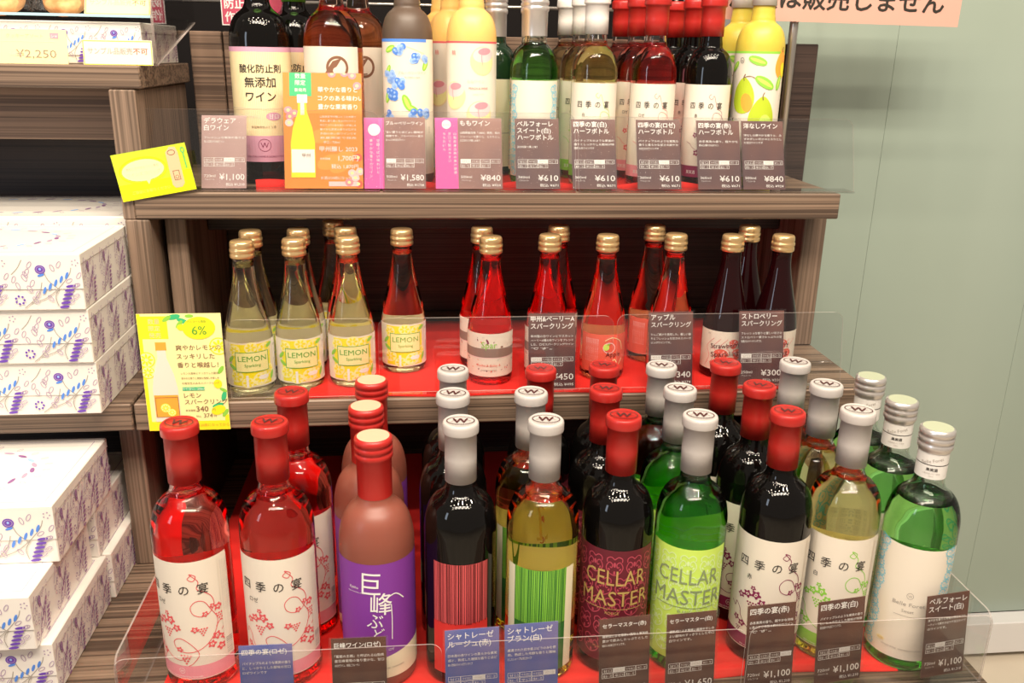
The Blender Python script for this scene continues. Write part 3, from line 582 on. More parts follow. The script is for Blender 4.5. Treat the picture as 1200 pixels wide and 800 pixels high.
# ------------------------------------------------------------------ red cloths
def cloth(name, x0, x1, y0, y1, z, label, hem=.006, wav=.0015, skew=0):
    mb = MB(); nx, ny = 70, 24; vs = []; fs = []
    for j in range(ny+1):
        for i in range(nx+1):
            u = i/nx; t = j/ny; x = x0+(x1-x0)*u; y = y0+(y1-y0)*t+.004*sin(u*17)*(1-t)+skew*u*(1-t)
            h = hem*math.exp(-(t/.05)**2)*(.6+.4*sin(u*23+1)) + wav*(.5+.5*sin(u*31+t*9)*sin(t*12+u*5))*.6
            vs.append((x, y, z+.0012+h))
    for j in range(ny):
        for i in range(nx): a = j*(nx+1)+i; fs.append((a, a+1, a+nx+2, a+nx+1))
    n = len(vs); ring = [i for i in range(nx+1)]
    low = [(vs[i][0], vs[i][1], z+.0003) for i in ring]; vs += low
    fs += [(n+i, n+i+1, i+1, i) for i in range(nx)]
    mb.add(vs, fs, CLOTH, True); o = link(name, mb); tag(o, label, 'cloth'); return o
cloth('red_cloth', -.287, .535, .795, 1.40, 0, 'red cloth spread on the bottom tier under the large wine bottles', .002, .0003)
cloth('red_cloth', -.143, .500, 1.040, 1.36, .251, 'red cloth spread on the middle shelf under the sparkling bottles', .004, .0003)
cloth('red_cloth', -.215, .435, 1.195, 1.38, .489, 'red cloth with a rolled front hem on the top shelf', .010, .0003)

# ------------------------------------------------------------------ bottles, bottom tier
ZC = .0022
g = 'pink grape label rose wines on the bottom tier'
bottle('rose', 'wine_bottle', -.247, .854, ZC, -30, 'rosé wine bottle with red capsule and pink vine label, alone at the far left', g)
bottle('rose', 'wine_bottle', -.157, .852, ZC, -15, 'front one of two rosé bottles with pink vine labels left of the purple grape bottles', g)
bottle('rose', 'wine_bottle', -.146, .934, ZC, -16, 'rosé bottle half hidden behind another rosé, beside the frosted grape bottles', g)
g = 'frosted grape wines with purple labels'
for x, y, f, l in ((-.052, .843, 0, 'front frosted grape wine bottle with a full purple label and red screw cap'), (-.064, .925, -10, 'middle frosted grape wine bottle, purple label partly hidden behind the front one'), (-.062, 1.007, -4, 'rearmost frosted grape wine bottle with red screw cap, mostly hidden')): bottle('kyoho', 'wine_bottle', x, y, ZC, f, l, g)
g = 'dark bottles with red striped labels'
for x, y, f, l in ((.038, .841, 0, 'front dark wine bottle with red barcode stripe label and silver capsule'), (.033, .920, -10, 'second dark bottle with silver capsule behind the red striped label bottle'), (.036, .999, -5, 'rearmost dark bottle with silver capsule, third in the red striped row')): bottle('rouge', 'wine_bottle', x, y, ZC, f, l, g)
g = 'golden bottles with green striped labels'
for x, y, f, l in ((.127, .840, -1, 'golden white wine bottle with green barcode stripe label in the front row'), (.121, .919, -3, 'golden white wine bottle standing behind the green striped one')): bottle('blanc', 'wine_bottle', x, y, ZC, f, l, g)
g = 'dark bottles with maroon damask labels'
for x, y, f, l in ((.211, .846, 0, 'front dark bottle with maroon damask label with gold capitals and red capsule'), (.208, .925, -3, 'second red capped dark bottle behind the maroon damask one'), (.222, 1.0035, -5, 'rearmost red capped dark bottle of the maroon damask column'), (.142, .995, 4, 'red capped dark bottle standing behind the golden green striped bottles')): bottle('cmr', 'wine_bottle', x, y, ZC, f, l, g)
g = 'green bottles with lime damask labels'
for x, y, f, l in ((.293, .842, 2, 'front green bottle with lime damask label and silver capsule'), (.294, .921, 2, 'second green bottle with silver capsule behind the lime labelled one'), (.293, .9998, 2, 'rearmost green bottle with silver capsule in the lime label column')): bottle('cmw', 'wine_bottle', x, y, ZC, f, l, g)
g = 'dark red wines with purple vine labels'
for x, y, f, l in ((.392, .847, 3, 'front dark red wine bottle with purple vine label and red capsule'), (.390, .9258, -6, 'second dark bottle with purple vine label, left and behind the front one'), (.376, 1.0035, -3, 'rearmost dark bottle with red capsule of the purple vine column')): bottle('red', 'wine_bottle', x, y, ZC, f, l, g)
g = 'pale yellow wines with green vine labels'
for x, y, f, l in ((.471, .846, 3, 'front pale yellow wine bottle with green vine label and silver capsule'), (.471, .925, 0, 'second pale yellow wine bottle with silver capsule behind the green vine one'), (.466, 1.0038, -6, 'rearmost pale yellow wine bottle with silver capsule at the shelf edge')): bottle('white', 'wine_bottle', x, y, ZC, f, l, g)
g = 'green bottles with blue lace labels'
for x, y, f, l in ((.5535, .826, 4, 'front green bottle with white label edged in blue lace, far right'), (.556, .905, 2, 'second green screw cap bottle behind the blue lace label one'), (.558, .984, 0, 'rearmost green screw cap bottle at the far right of the bottom tier')): bottle('belle', 'wine_bottle', x, y, .0003, f, l, g)
# middle shelf
ZM = .2532
g = 'lemon sparkling bottles on the middle shelf'
for x, y, l in ((-.2175, 1.085, 'leftmost front lemon sparkling bottle with gold cap'), (-.2185, 1.149, 'lemon bottle hidden behind the leftmost lemon bottle'), (-.157, 1.097, 'second front lemon sparkling bottle from the left'), (-.1595, 1.160, 'lemon bottle behind the second one from the left'), (-.091, 1.098, 'third front lemon sparkling bottle from the left'), (-.0985, 1.160, 'lemon bottle right behind the third one from the left'), (-.120, 1.222, 'rearmost lemon bottle in deep shade behind the third one'), (-.025, 1.147, 'lemon sparkling bottle standing alone at the end of the lemon row')):
    bottle('lemon', 'sparkling_bottle', x, y, ZM if x > -.11 else .2513, 2, l, g)
g = 'rose sparkling bottles on the middle shelf'
for x, y, l in ((.088, 1.096, 'red sparkling bottle in front with cream and taupe banded label, left of the price card'), (.081, 1.160, 'red sparkling bottle hidden behind the left banded label one'), (.165, 1.107, 'red sparkling bottle behind the tall mauve price card'), (.186, 1.170, 'red sparkling bottle to the right rear of the one behind the mauve card')): bottle('srose', 'sparkling_bottle', x, y, ZM, -2, l, g)
g = 'apple sparkling bottles on the middle shelf'
for x, y, l in ((.240, 1.104, 'orange apple sparkling bottle standing alone with coral label'), (.332, 1.109, 'front apple sparkling bottle behind the apple price card'), (.320, 1.172, 'apple sparkling bottle at rear left of the apple price card')): bottle('apple', 'sparkling_bottle', x, y, ZM, 6, l, g)
g = 'strawberry sparkling bottles on the middle shelf'
for x, y, l in ((.406, 1.102, 'dark strawberry sparkling bottle with red script on a pale label'), (.474, 1.101, 'dark strawberry bottle behind the strawberry price card, rightmost'), (.452, 1.166, 'dark strawberry bottle in the rear row between the two front ones')): bottle('straw', 'sparkling_bottle', x, y, ZM, 4, l, g)
# top shelf
ZT = .4912
g = 'dark bottles with handwritten labels'
bottle('muscat', 'wine_bottle', -.209, 1.262, ZT, -3, 'dark bottle with yellow and mauve handwritten label on the top shelf, in front', g)
bottle('muscat', 'wine_bottle', -.172, 1.340, ZT, 0, 'dark bottle with green foil behind the handwritten label bottle', g)
g = 'amber wine bottles'
bottle('koshu', 'wine_bottle', -.113, 1.262, ZT, -14, 'amber wine bottle with cream label behind the orange poster card', g)
bottle('koshu', 'wine_bottle', -.084, 1.340, ZT, -10, 'second amber wine bottle at the rear right of the first', g)
bottle('blue', 'wine_bottle', -.014, 1.240, ZT, 0, 'frosted dark bottle with blueberry clusters on a white label', None)
bottle('hbelle', 'wine_bottle', -.013, 1.332, ZT, 0, 'small silver capped bottle hidden behind the blueberry wine', None)
g = 'frosted peach wine bottles'
bottle('peach', 'wine_bottle', .071, 1.240, ZT, 0, 'front frosted yellow bottle with pink peaches on its label', g)
bottle('peach', 'wine_bottle', .048, 1.308, ZT, 4, 'second peach wine bottle, behind and left of the front one', g)
bottle('peach', 'wine_bottle', .036, 1.377, ZT, 4, 'rearmost peach wine bottle, only its left edge showing', g)
bottle('hbelle', 'half_bottle', .156, 1.235, ZT, 0, 'small green bottle with blue lace label and silver screw cap on the top shelf', None)
bottle('hdark', 'half_bottle', .112, 1.345, ZT, 0, 'small dark green bottle with silver screw cap between peach and lace label bottles', None)
bottle('hbelle', 'half_bottle', .160, 1.300, ZT, 0, 'small green bottle hidden behind the small lace label one', None)
for kind, word, xs in (('hwhite', 'pale yellow', (.238, .232, .222)), ('hrose', 'rosé', (.320, .312, .304)), ('hred', 'dark red', (.3975, .393, .383))):
    for i, x in enumerate(xs):
        cap = {'hwhite': 'white capsule', 'hrose': 'red capsule', 'hred': 'red capsule'}[kind]
        bottle(kind, 'half_bottle', x, (1.235, 1.303, 1.371)[i], ZT, 2, ('front small %s wine bottle with %s on the top shelf', 'second small %s wine bottle with %s in its top shelf column', 'rearmost small %s wine bottle with %s near the backboard')[i] % (word, cap), 'small %s wines on the top shelf' % word)
g = 'frosted pear wine bottles'
bottle('pear', 'wine_bottle', .470, 1.243, .4893, -2, 'front frosted pear wine bottle with pears and leaves on its label', g)
bottle('pear', 'wine_bottle', .466, 1.314, .4893, -2, 'rear frosted pear wine bottle beside the metal pole', g)

# ------------------------------------------------------------------ acrylic guards
def rounded(x0, x1, z1, r=.012, lc=True, rc=True):
    pts = [(x0, 0), (x1, 0)]
    pts += [(x1-r+r*cos(t), z1-r+r*sin(t)) for t in [pi/2*i/6 for i in range(7)]] if rc else [(x1, z1)]
    pts += [(x0+r-r*sin(t), z1-r+r*cos(t)) for t in [pi/2*i/6 for i in range(7)]] if lc else [(x0, z1)]
    return pts
def guard(x0, x1, y, z, h, tilt, label, base=.05, wing=None, wl=.17):
    o = thing('acrylic_guard', ((x0+x1)/2, y, z), 0, 0, label, 'guard', None); w2 = (x1-x0)/2
    f = link('front_panel', MB().prism(rounded(-w2, w2, h), -.0007, .0007, ACR, ACRE), o, rot=(-radians(tilt), 0, 0)); f.location = (0, 0, .0022)
    link('base_plate', MB().box(-w2, w2, -.004, base, .0003, .0021, ACR), o)
    for sx in (wing or ()):
        pw = MB().prism([(0, 0), (wl, 0), (wl, h)]+[(0.012-.012*sin(t), h-.012+.012*cos(t)) for t in [pi/2*i/5 for i in range(6)]], -.001, .001, ACR, ACRE)
        link('side_wing', pw, o, loc=(sx*(w2-.0011), .0012, .0022), rot=(0, 0, pi/2))
    return o
guard(-.309, .015, .764, .0003, .086, 0, 'clear acrylic guard at the front left of the bottom tier with a side wing', .02, (-1,))
guard(.019, .338, .764, .0003, .086, 0, 'clear acrylic guard at the front middle of the bottom tier', .02)
guard(.342, .617, .764, .0003, .088, 0, 'clear acrylic guard at the front right of the bottom tier with a side wing', .02, (1,))
guard(-.235, -.058, 1.040, .2513, .098, 6, 'clear acrylic guard before the lemon sparkling bottles', .02)
guard(-.054, .240, 1.036, .2565, .094, 6, 'clear acrylic guard before the rose sparkling bottles on the middle shelf', .002)
guard(.246, .545, 1.036, .2565, .094, 10, 'clear acrylic guard at the right end of the middle shelf', .002)
guard(-.360, -.052, 1.158, .4893, .102, 17, 'clear acrylic guard at the left end of the top shelf', .03)
guard(-.048, .205, 1.158, .4893, .102, 17, 'clear acrylic guard in the middle of the top shelf', .03)
guard(.209, .590, 1.158, .4893, .098, 17, 'clear acrylic guard at the right end of the top shelf, reaching past the shelf end', .03)

# ------------------------------------------------------------------ price cards
def price_card(x, y, z, w, h, tilt, yaw, lines, desc, vol, price, tax, mat, label, group, hl=1, strip=None, roll=0):
    o = thing('price_card', (x, y, z), radians(yaw), -radians(tilt), label, 'price card', group)
    W, H = w*1000, h*1000; mb = MB().box(-w/2, w/2, 0, .0006, 0, h, mat); a = Art(); L = -W/2+3; Rr = W/2-2.5
    if strip:
        a.rect(-W/2, 0, -W/2+strip, H, 'mag', 1); a.oval(-W/2+strip/2, H-9, 6, 6, 'w', 2, 0, 18); a.text(-W/2+strip/2, H-10.5, 'おすすめ', 2.4, 'mag', 3, 'c')
        for i, t in enumerate(('山梨県産白桃の果汁使用', '甘口で飲みやすい', 'ももわいん')):
            for j, ch in enumerate(t): a.text(-W/2+strip-4-i*7, H-23-j*5.2, ch, 4.2, 'w', 2, 'c')
        L += strip
    ww = Rr-L
    for i, t in enumerate(lines):
        n = sum(.55 if ch in '()A&' else 1 for ch in t); s = min(8.2, ww/n*1.02); a.text(L, H-10-i*9.2, t, s, 'w', 2, 'l', .022)
    y0 = H-12-len(lines)*9.2
    for i, t in enumerate(desc): a.text(L, y0-i*5.2, t, 3.5, 'w', 2, 'l', .012, width=ww*(1 if i < len(desc)-1 else .5))
    yb = H*.36
    cell = ww/4
    for i in range(4):
        if i == hl: a.rect(L+i*cell, yb, L+(i+1)*cell, yb+5.6, 'w', 2)
        a.frame(L+i*cell, yb, L+(i+1)*cell, yb+5.6, .45, 'w', 2); a.text(L+(i+.5)*cell, yb+1.3, ('甘口', 'やや甘口', 'やや辛口', '辛口・甘')[i], 3.2, 'w' if i != hl else 'lgrey', 3, 'c', width=cell*.75)
    for i in range(3): a.frame(L+i*cell, yb-6, L+(i+1)*cell, yb-.6, .45, 'w', 2); a.text(L+(i+.5)*cell, yb-4.8, ('軽め・可', '辛口', '重め・可')[i], 3.2, 'w', 3, 'c', width=cell*.75)
    a.text(Rr, H*.115, '¥'+price, 11, 'w', 2, 'r', .012, width=ww*(.62 if len(price) > 3 else .50)); a.text(L, H*.15, vol, 5, 'w', 2, 'l', width=ww*.28); a.text(L+1, H*.11, 'アルコール', 2.4, 'w', 2, 'l', width=ww*.24)
    a.text(Rr, H*.035, '税込 ¥'+tax, 4.4, 'w', 2, 'r', .01, width=ww*.46)
    a.flat(mb); link('printed_card', mb, o)
    e = .0022; link('plastic_sleeve', MB().box(-w/2-e, w/2+e, -.0016, -.0013, .0, h+e, SLEEVE), o)
    return o
gt = 'price cards along the top shelf front'
HB = 'ハーフボトル'; zt = .4925; TT = 22
for x, w, lines, desc, vol, pr, tx, mat, lab, st in (
    (-.250, .056, ('デラウェア', '白ワイン'), ('フレッシュな果実の香りと', '甘い口当たりの白ワイン'), '720ml', '1,100', '1,210', CARDF, 'price card with pale pink glare in its colour, reading ¥1,100 at the far left of the top shelf', None),
    (-.0195, .054, ('ブルーベリーワイン',), ('甘い香りとほどよい酸味が', '特徴です。ブルーベリー果汁', 'たっぷりの甘口ワイン'), '500ml', '1,580', '1,738', CARDBP, 'brown price card with rosy glare in its colour, reading ¥1,580 in front of the blueberry wine', None),
    (.0645, .088, ('ももワイン',), ('山梨県産白桃「100%」使用。桃の', 'ジューシーな香りと、とろりとし', 'た口当たりが楽しめます'), '500ml', '840', '924', CARDBP, 'wide price card with magenta side strip for the peach wine', 30),
    (.156, .059, ('ベルフォーレ', 'スイート(白)', HB), ('ほのかな香りと優しい甘さ',), '360ml', '610', '671', CARDM, 'mauve price card before the small lace label bottle', None),
    (.2325, .060, ('四季の宴(白)', HB), ('パイナップルのような果実の', '香りとしっかりした酸味が特', '徴的な白ワインです'), '360ml', '610', '671', CARDM, 'mauve price card before the small pale yellow wine bottles', None),
    (.321, .060, ('四季の宴(ロゼ)', HB), ('パイナップルのような果実の', '香りと柔らかな甘さの爽やか', 'な甘口ロゼワインです'), '360ml', '610', '671', CARDM, 'mauve price card before the small rosé bottles', None),
    (.4045, .060, ('四季の宴(赤)', HB), ('赤系果実の香り、軽やかな', '飲み口の軽やかな赤ワイン'), '360ml', '610', '671', CARDM, 'mauve price card before the small dark red wine bottles', None),
    (.467, .059, ('洋なしワイン',), ('洋なしの華やかな香りと、み', 'ずみずしい甘さのとろりとし', 'た甘口ワインです'), '500ml', '840', '924', CARDM, 'mauve price card for the pear wine, rightmost on the top shelf', None)):
    price_card(x, 1.1665, zt, w, .095, TT, 0, lines, desc, vol, pr, tx, mat, lab, gt, 0 if st or 'ルー' in lines[0] else 2, st)
gm = 'price cards on the middle shelf'
for x, w, h, lines, desc, vol, pr, tx, lab in (
    (.164, .060, .096, ('甲州&ベーリーA', 'スパークリング'), ('甲州種の白ワインとマスカット', 'ベーリーA種の赤ワインをブレンド', 'した、ロゼスパークリングワイン', 'です。'), '250ml', '450', '495', 'mauve price card reading ¥450 before the red sparkling bottles'),
    (.319, .058, .096, ('アップル', 'スパークリング'), ('りんご果汁を使用した、優しい香', 'りとフレッシュな甘さのスパーク', 'リングワインです。'), '250ml', '340', '374', 'mauve price card reading ¥340 before the apple sparkling bottles'),
    (.440, .060, .096, ('ストロベリー', 'スパークリング'), ('フレッシュな香りと優しい甘さの', 'ストロベリー果汁たっぷりの甘', '味豊かなスパークリングです。'), '250ml', '300', '330', 'mauve price card at the right before the strawberry sparkling bottles')):
    price_card(x, 1.043, .2570, w, h, 13, 0, lines, desc, vol, pr, tx, CARDM, lab, gm, 0)
gb = 'price cards along the bottom tier front'
for x, w, zt_, yaw, lines, desc, vol, pr, tx, mat, lab, hl in (
    (-.1640, .0535, .086, 0, ('四季の宴(ロゼ)',), ('パイナップルのような果実の香り', 'と、しっかりとした酸味の甘口', 'ロゼワインです'), '720ml', '1,100', '1,210', CARDB, 'blue price card with sleeve glare in its colour before the front rosé bottles', 1),
    (-.0700, .0560, .089, 0, ('巨峰ワイン(ロゼ)',), ('「葡萄の王様」と呼ばれる山梨県', '産巨峰葡萄の香り豊かな、甘口', 'のロゼワイン。非常にフルーティ'), '720ml', '1,350', '1,485', CARD, 'brown price card before the purple label grape bottle', 1),
    (.0475, .0570, .093, 3, ('シャトレーゼ', 'ルージュ(赤)'), ('日本産の赤ワインの柔らかな果実', '感と、熟成した複雑な香りとほど', '良い渋味のライトボディタイプ'), '720ml', '1,350', '1,485', CARDB, 'blue price card with sleeve glare in its colour before the red striped label bottle', 2),
    (.1100, .0570, .096, 3, ('シャトレーゼ', 'ブラン(白)'), ('厳選された日本産ぶどうのみを使', '用。熟成した芳醇な香りと酸味', 'としたシャープな辛口タイプ'), '720ml', '1,350', '1,485', CARDB, 'blue price card with sleeve glare in its colour before the green striped label bottle', 3),
    (.2105, .0560, .098, 5, ('セラーマスター(赤)',), ('樽熟成による風格い風味と果実味', '豊かで飲みしたっぷりとした', '味わいの辛口ワインです。'), '720ml', '1,650', '1,815', CARD, 'brown price card before the maroon damask label bottle', 1),
    (.2830, .0560, .100, 5, ('セラーマスター(白)',), ('樽熟成による風格い風味やキレの', 'よい酸味のすっきりとした辛口', '白ワインです。'), '720ml', '1,650', '1,815', CARD, 'brown price card before the lime label bottle', 2),
    (.3710, .0560, .106, 5, ('四季の宴(赤)',), ('赤系果実の香り、軽やかな渋味', 'と柔らかさ特有の爽やかなワイン', 'です。'), '720ml', '1,100', '1,210', CARD, 'brown price card before the purple vine label bottle', 3),
    (.4500, .0570, .108, 8, ('四季の宴(白)',), ('パイナップルのような果実の香り', 'と、しっかりとした酸味が特徴', '的な爽やかな白ワインです。'), '720ml', '1,100', '1,210', CARD, 'brown price card before the green vine label bottle', 2),
    (.5720, .0540, .109, 8, ('ベルフォーレ', 'スイート(白)'), ('爽やかな香りと特有の甘口のフル', 'ーティーで爽やかなやや甘口タイプ', 'のワインです。'), '720ml', '1,100', '1,210', CARD, 'brown price card at the far right before the blue lace label bottle', 1)):
    H = .098; tilt = 7
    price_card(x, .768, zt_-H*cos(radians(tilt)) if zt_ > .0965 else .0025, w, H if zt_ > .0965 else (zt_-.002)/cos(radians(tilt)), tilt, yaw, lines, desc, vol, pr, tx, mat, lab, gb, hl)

# ------------------------------------------------------------------ posters
def poster(name, x, y, z, w, h, tilt, roll, mat, art, label, cat='sign card', sleeve=True):
    o = thing(name, (x, y, z), 0, 0, label, cat); mb = MB().box(-w/2, w/2, 0, .0007, 0, h, mat); art.clipped(-w*500+.1, w*500-.1, .1, h*1000-.1).flat(mb, .00010)
    o.rotation_euler = (-radians(tilt), radians(roll), 0); link('printed_card', mb, o)
    if sleeve: link('plastic_sleeve', MB().box(-w/2-.001, w/2+.001, -.0016, -.0013, 0, h+.001, SLEEVE), o)
    return o
def lemon_slice(a, x, y, r, l=2):
    a.oval(x, y, r, r, 'yel', l, 0, 20); a.oval(x, y, r*.86, r*.86, 'lyel', l+1, 0, 20)
    for t in range(8): a.oval(x+r*.48*cos(t*.785), y+r*.48*sin(t*.785), r*.30, r*.14, 'yel', l+2, t*.785, 8)
def bottle_print(a, x, y, h, glassm, liq, lab, l=3):
    w = h*.145; a.poly([(x-w, y), (x+w, y), (x+w, y+h*.42), (x+w*.8, y+h*.6), (x+w*.36, y+h*.8), (x+w*.34, y+h*.92), (x-w*.34, y+h*.92), (x-w*.36, y+h*.8), (x-w*.8, y+h*.6), (x-w, y+h*.42)], glassm, l)
    a.rect(x-w*.95, y+h*.06, x+w*.95, y+h*.34, lab, l+1); a.rect(x-w*.42, y+h*.90, x+w*.42, y+h, liq, l+1)
# yellow lemon poster on the middle shelf edge: 97 x 149 mm
a = Art(); a.rect(-48, 0, 48, 12, 'yel', 1); a.rect(-44, 118, -14, 146, 'yel', 1); a.rect(-48, 0, -44, 149, 'yel', 1); a.rect(43, 0, 48, 20, 'yel', 1)
for i, t in enumerate(('数量', '限定', '発売')): a.text(-29, 137-i*8.5, t, 7, 'sand', 3, 'c')
for x, y, r, t in ((-6, 145, 8, .2), (4, 140, 7, -.4), (0, 136, 6, .9), (-14, 143, 6, .6), (43, 78, 6, 1), (44, 44, 7, 1.3), (36, 32, 7, .3), (44, 22, 6, 1), (12, 146, 5, 0), (44, 52, 5, -.5)): a.oval(x, y, r, r*.42, 'emer' if r > 6 else 'grn', 2, t, 12)
lemon_slice(a, -42, 92, 10); lemon_slice(a, -42, 76, 8); lemon_slice(a, 43, 108, 11)
a.oval(22, 131, 19, 14, 'yel', 3, .1, 24); a.oval(2, 132, 5, 4, 'yel', 3); a.oval(38, 60, 5, 6, 'yel', 3); a.oval(36, 26, 9, 6, 'yel', 3, .4, 14); a.text(20, 138, 'アルコール度数', 3.2, 'mgrn', 4, 'c'); a.text(22, 123, '6%', 15, 'mgrn', 4, 'c', .01)
bottle_print(a, -24, 12, 102, 'paper', 'ora', 'ora'); lemon_slice(a, -26, 30, 6, 5); lemon_slice(a, -19, 24, 5, 5); a.frame(-37, 18, -10, 44, .5, 'brn', 8)
for i, t in enumerate(('爽やかレモンの', 'スッキリした', '香りと喉越し！')): a.text(-7, 104-i*11, t, 7.6, 'brn', 4, 'l', .006)
for i, t in enumerate(('レモンの風味とすっきりした酸味', '華やかな香りと爽快な喉越しが楽しめ', 'る発泡性のあるスパークリング')): a.text(-4, 73-i*6.4, t, 3.2, 'brn', 4, 'l', width=44)
a.rect(-4, 52, 22, 56.5, 'emer', 4); a.text(9, 52.9, 'やや甘口 / 250ml', 3.6, 'w', 5, 'c'); a.text(-3, 43, 'レモン', 7.4, 'brn', 4, 'l', .006); a.text(-3, 34.5, 'スパークリング', 7.4, 'brn', 4, 'l', .006)
a.text(10, 24.5, '340', 10, 'brn', 4, 'l', .012); a.text(-3, 25, '本体価格', 3, 'brn', 4); a.text(29, 25, '円', 4, 'brn', 4); a.text(18, 16.5, '374', 7.5, 'brn', 4, 'l'); a.text(9, 17, '税込', 3, 'brn', 4); a.text(30, 17, '円', 3.4, 'brn', 4); a.text(0, 5, 'お酒は20歳になってから。', 4.4, 'ora', 4, 'l')
poster('poster_card', -.2855, 1.0305, .2165, .0965, .149, 0, 0, K['lyel'], a, 'bright yellow lemon poster card hung on the left end of the middle shelf', sleeve=False)
# orange poster card 98 x 152 mm
a = Art(); rnd = random.Random(9)
for i in range(5): a.oval(rnd.uniform(-30, 30), rnd.uniform(30, 130), 16, 9, 'sand2', 1, rnd.random(), 20)
a.rect(-42, 118, -14, 152, 'emer', 3)
for i, t in enumerate(('数量', '限定', '新発売')): a.text(-28, 141-i*8.5, t, 7 if i < 2 else 5, 'w', 4, 'c', .01)
for x, y in ((38, 145), (28, 148), (44, 132), (-44, 100), (-42, 92), (-36, 96), (-43, 84), (40, 14), (32, 8), (46, 22), (44, 6), (36, 20), (12, 147), (44, 40)): a.oval(x, y, 5.4, 5, rnd.choice(('pink', 'coral', 'lpink')), 3, 0, 10); a.oval(x, y, 2.2, 2, 'lyel', 4, 0, 8)
bottle_print(a, -26, 14, 106, 'yel', 'w', 'w', 5); a.rect(-28.5, 94, -23.5, 120, 'paper', 6); a.text(-22, 40, '甲州', 6, 'brn', 8, 'c')
for i, t in enumerate(('華やかな香りと', 'コクのある味わい', '豊かな果実香り')): a.text(-6, 124-i*11, t, 7.4, 'w', 4, 'l', .016)
for i in range(6): a.text(-4, 91-i*5.4, ('山梨県産甲州種ぶどうを木樽で', '熟成し香り高く仕上げたワイン', '辛口でコクのある味わいが楽しめ', '華やかな果実の香りが広がる', '余韻の長い白ワインです', '数量限定で発売')[i], 3.1, 'w', 4, 'l', width=46)
a.text(0, 58, '辛口 / 720ml', 4, 'w', 4); a.text(-5, 48, '甲州醸し 2023', 7.4, 'w', 4, 'l', .012, width=48); a.text(44, 36, '1,700円', 8.6, 'w', 4, 'r', .014); a.text(-5, 37, '本体価格', 3.4, 'w', 4); a.text(44, 26, '税込 1,870円', 6.4, 'w', 4, 'r', .012); a.text(-4, 12, 'お酒は20歳になってから。', 4.4, 'w', 4); a.rect(6, 3, 44, 9, 'lpink', 3)
poster('poster_card', -.1235, 1.166, zt, .100, .148, 16, 0, K['ora2'], a, 'orange poster card with a printed bottle and 1,700 before the amber bottle')
a = Art(); a.oval(0, 78, 8, 8, 'w', 2, 0, 16)
for i, t in enumerate(('甘酸っぱい味わいと', '華やかな香りのワイン')):
    for j, ch in enumerate(t): a.text(5-i*9, 62-j*5.2, ch, 4.2, 'w', 2, 'c')
poster('poster_card', -.0590, 1.1665, zt, .026, .094, TT, 0, K['mag'], a, 'narrow magenta card between the orange poster and the ¥1,580 card')
# neon green card 92 x 58
a = Art(); a.rect(-46, 0, 46, 20, 'neon', 1); a.rect(34, 18, 46, 26, 'neon', 1); a.oval(-12, 34, 26, 13, 'lyel', 3, 0, 28); a.ring(-12, 34, 29, 15.5, 1.6, 'neon', 2, 0, 30); a.poly([(-12, 24), (-4, 24), (-9, 16)], 'lyel', 3)
a.text(-12, 36, '無料に冷やせるワイン専用', 4, 'grey', 4, 'c', width=40); a.text(-12, 28.5, 'ワインエコバッグ', 5, 'grey', 4, 'c', width=42); a.text(-8, 7, 'ご自由にお取りください', 4.4, 'lime', 4, 'c')
a.poly([(20, 50), (26, 56), (33, 55), (35, 48), (34, 10), (30, 6), (22, 6), (19, 10)], 'tan', 4); a.ring(27, 49, 4.5, 3, .9, 'brn', 5); a.frame(23, 15, 31, 27, .8, 'brn', 5); a.ring(27, 19, 2, 2, .6, 'brn', 5); a.ring(41, 50, 2, 3, .8, 'emer', 4); a.rect(40.5, 28, 41.5, 47, 'emer', 4)
poster('poster_card', -.3245, 1.1465, .4860, .092, .058, 4, -10.5, K['pear'], a, 'neon green and yellow card stuck askew on the left corner of the top shelf', sleeve=False)

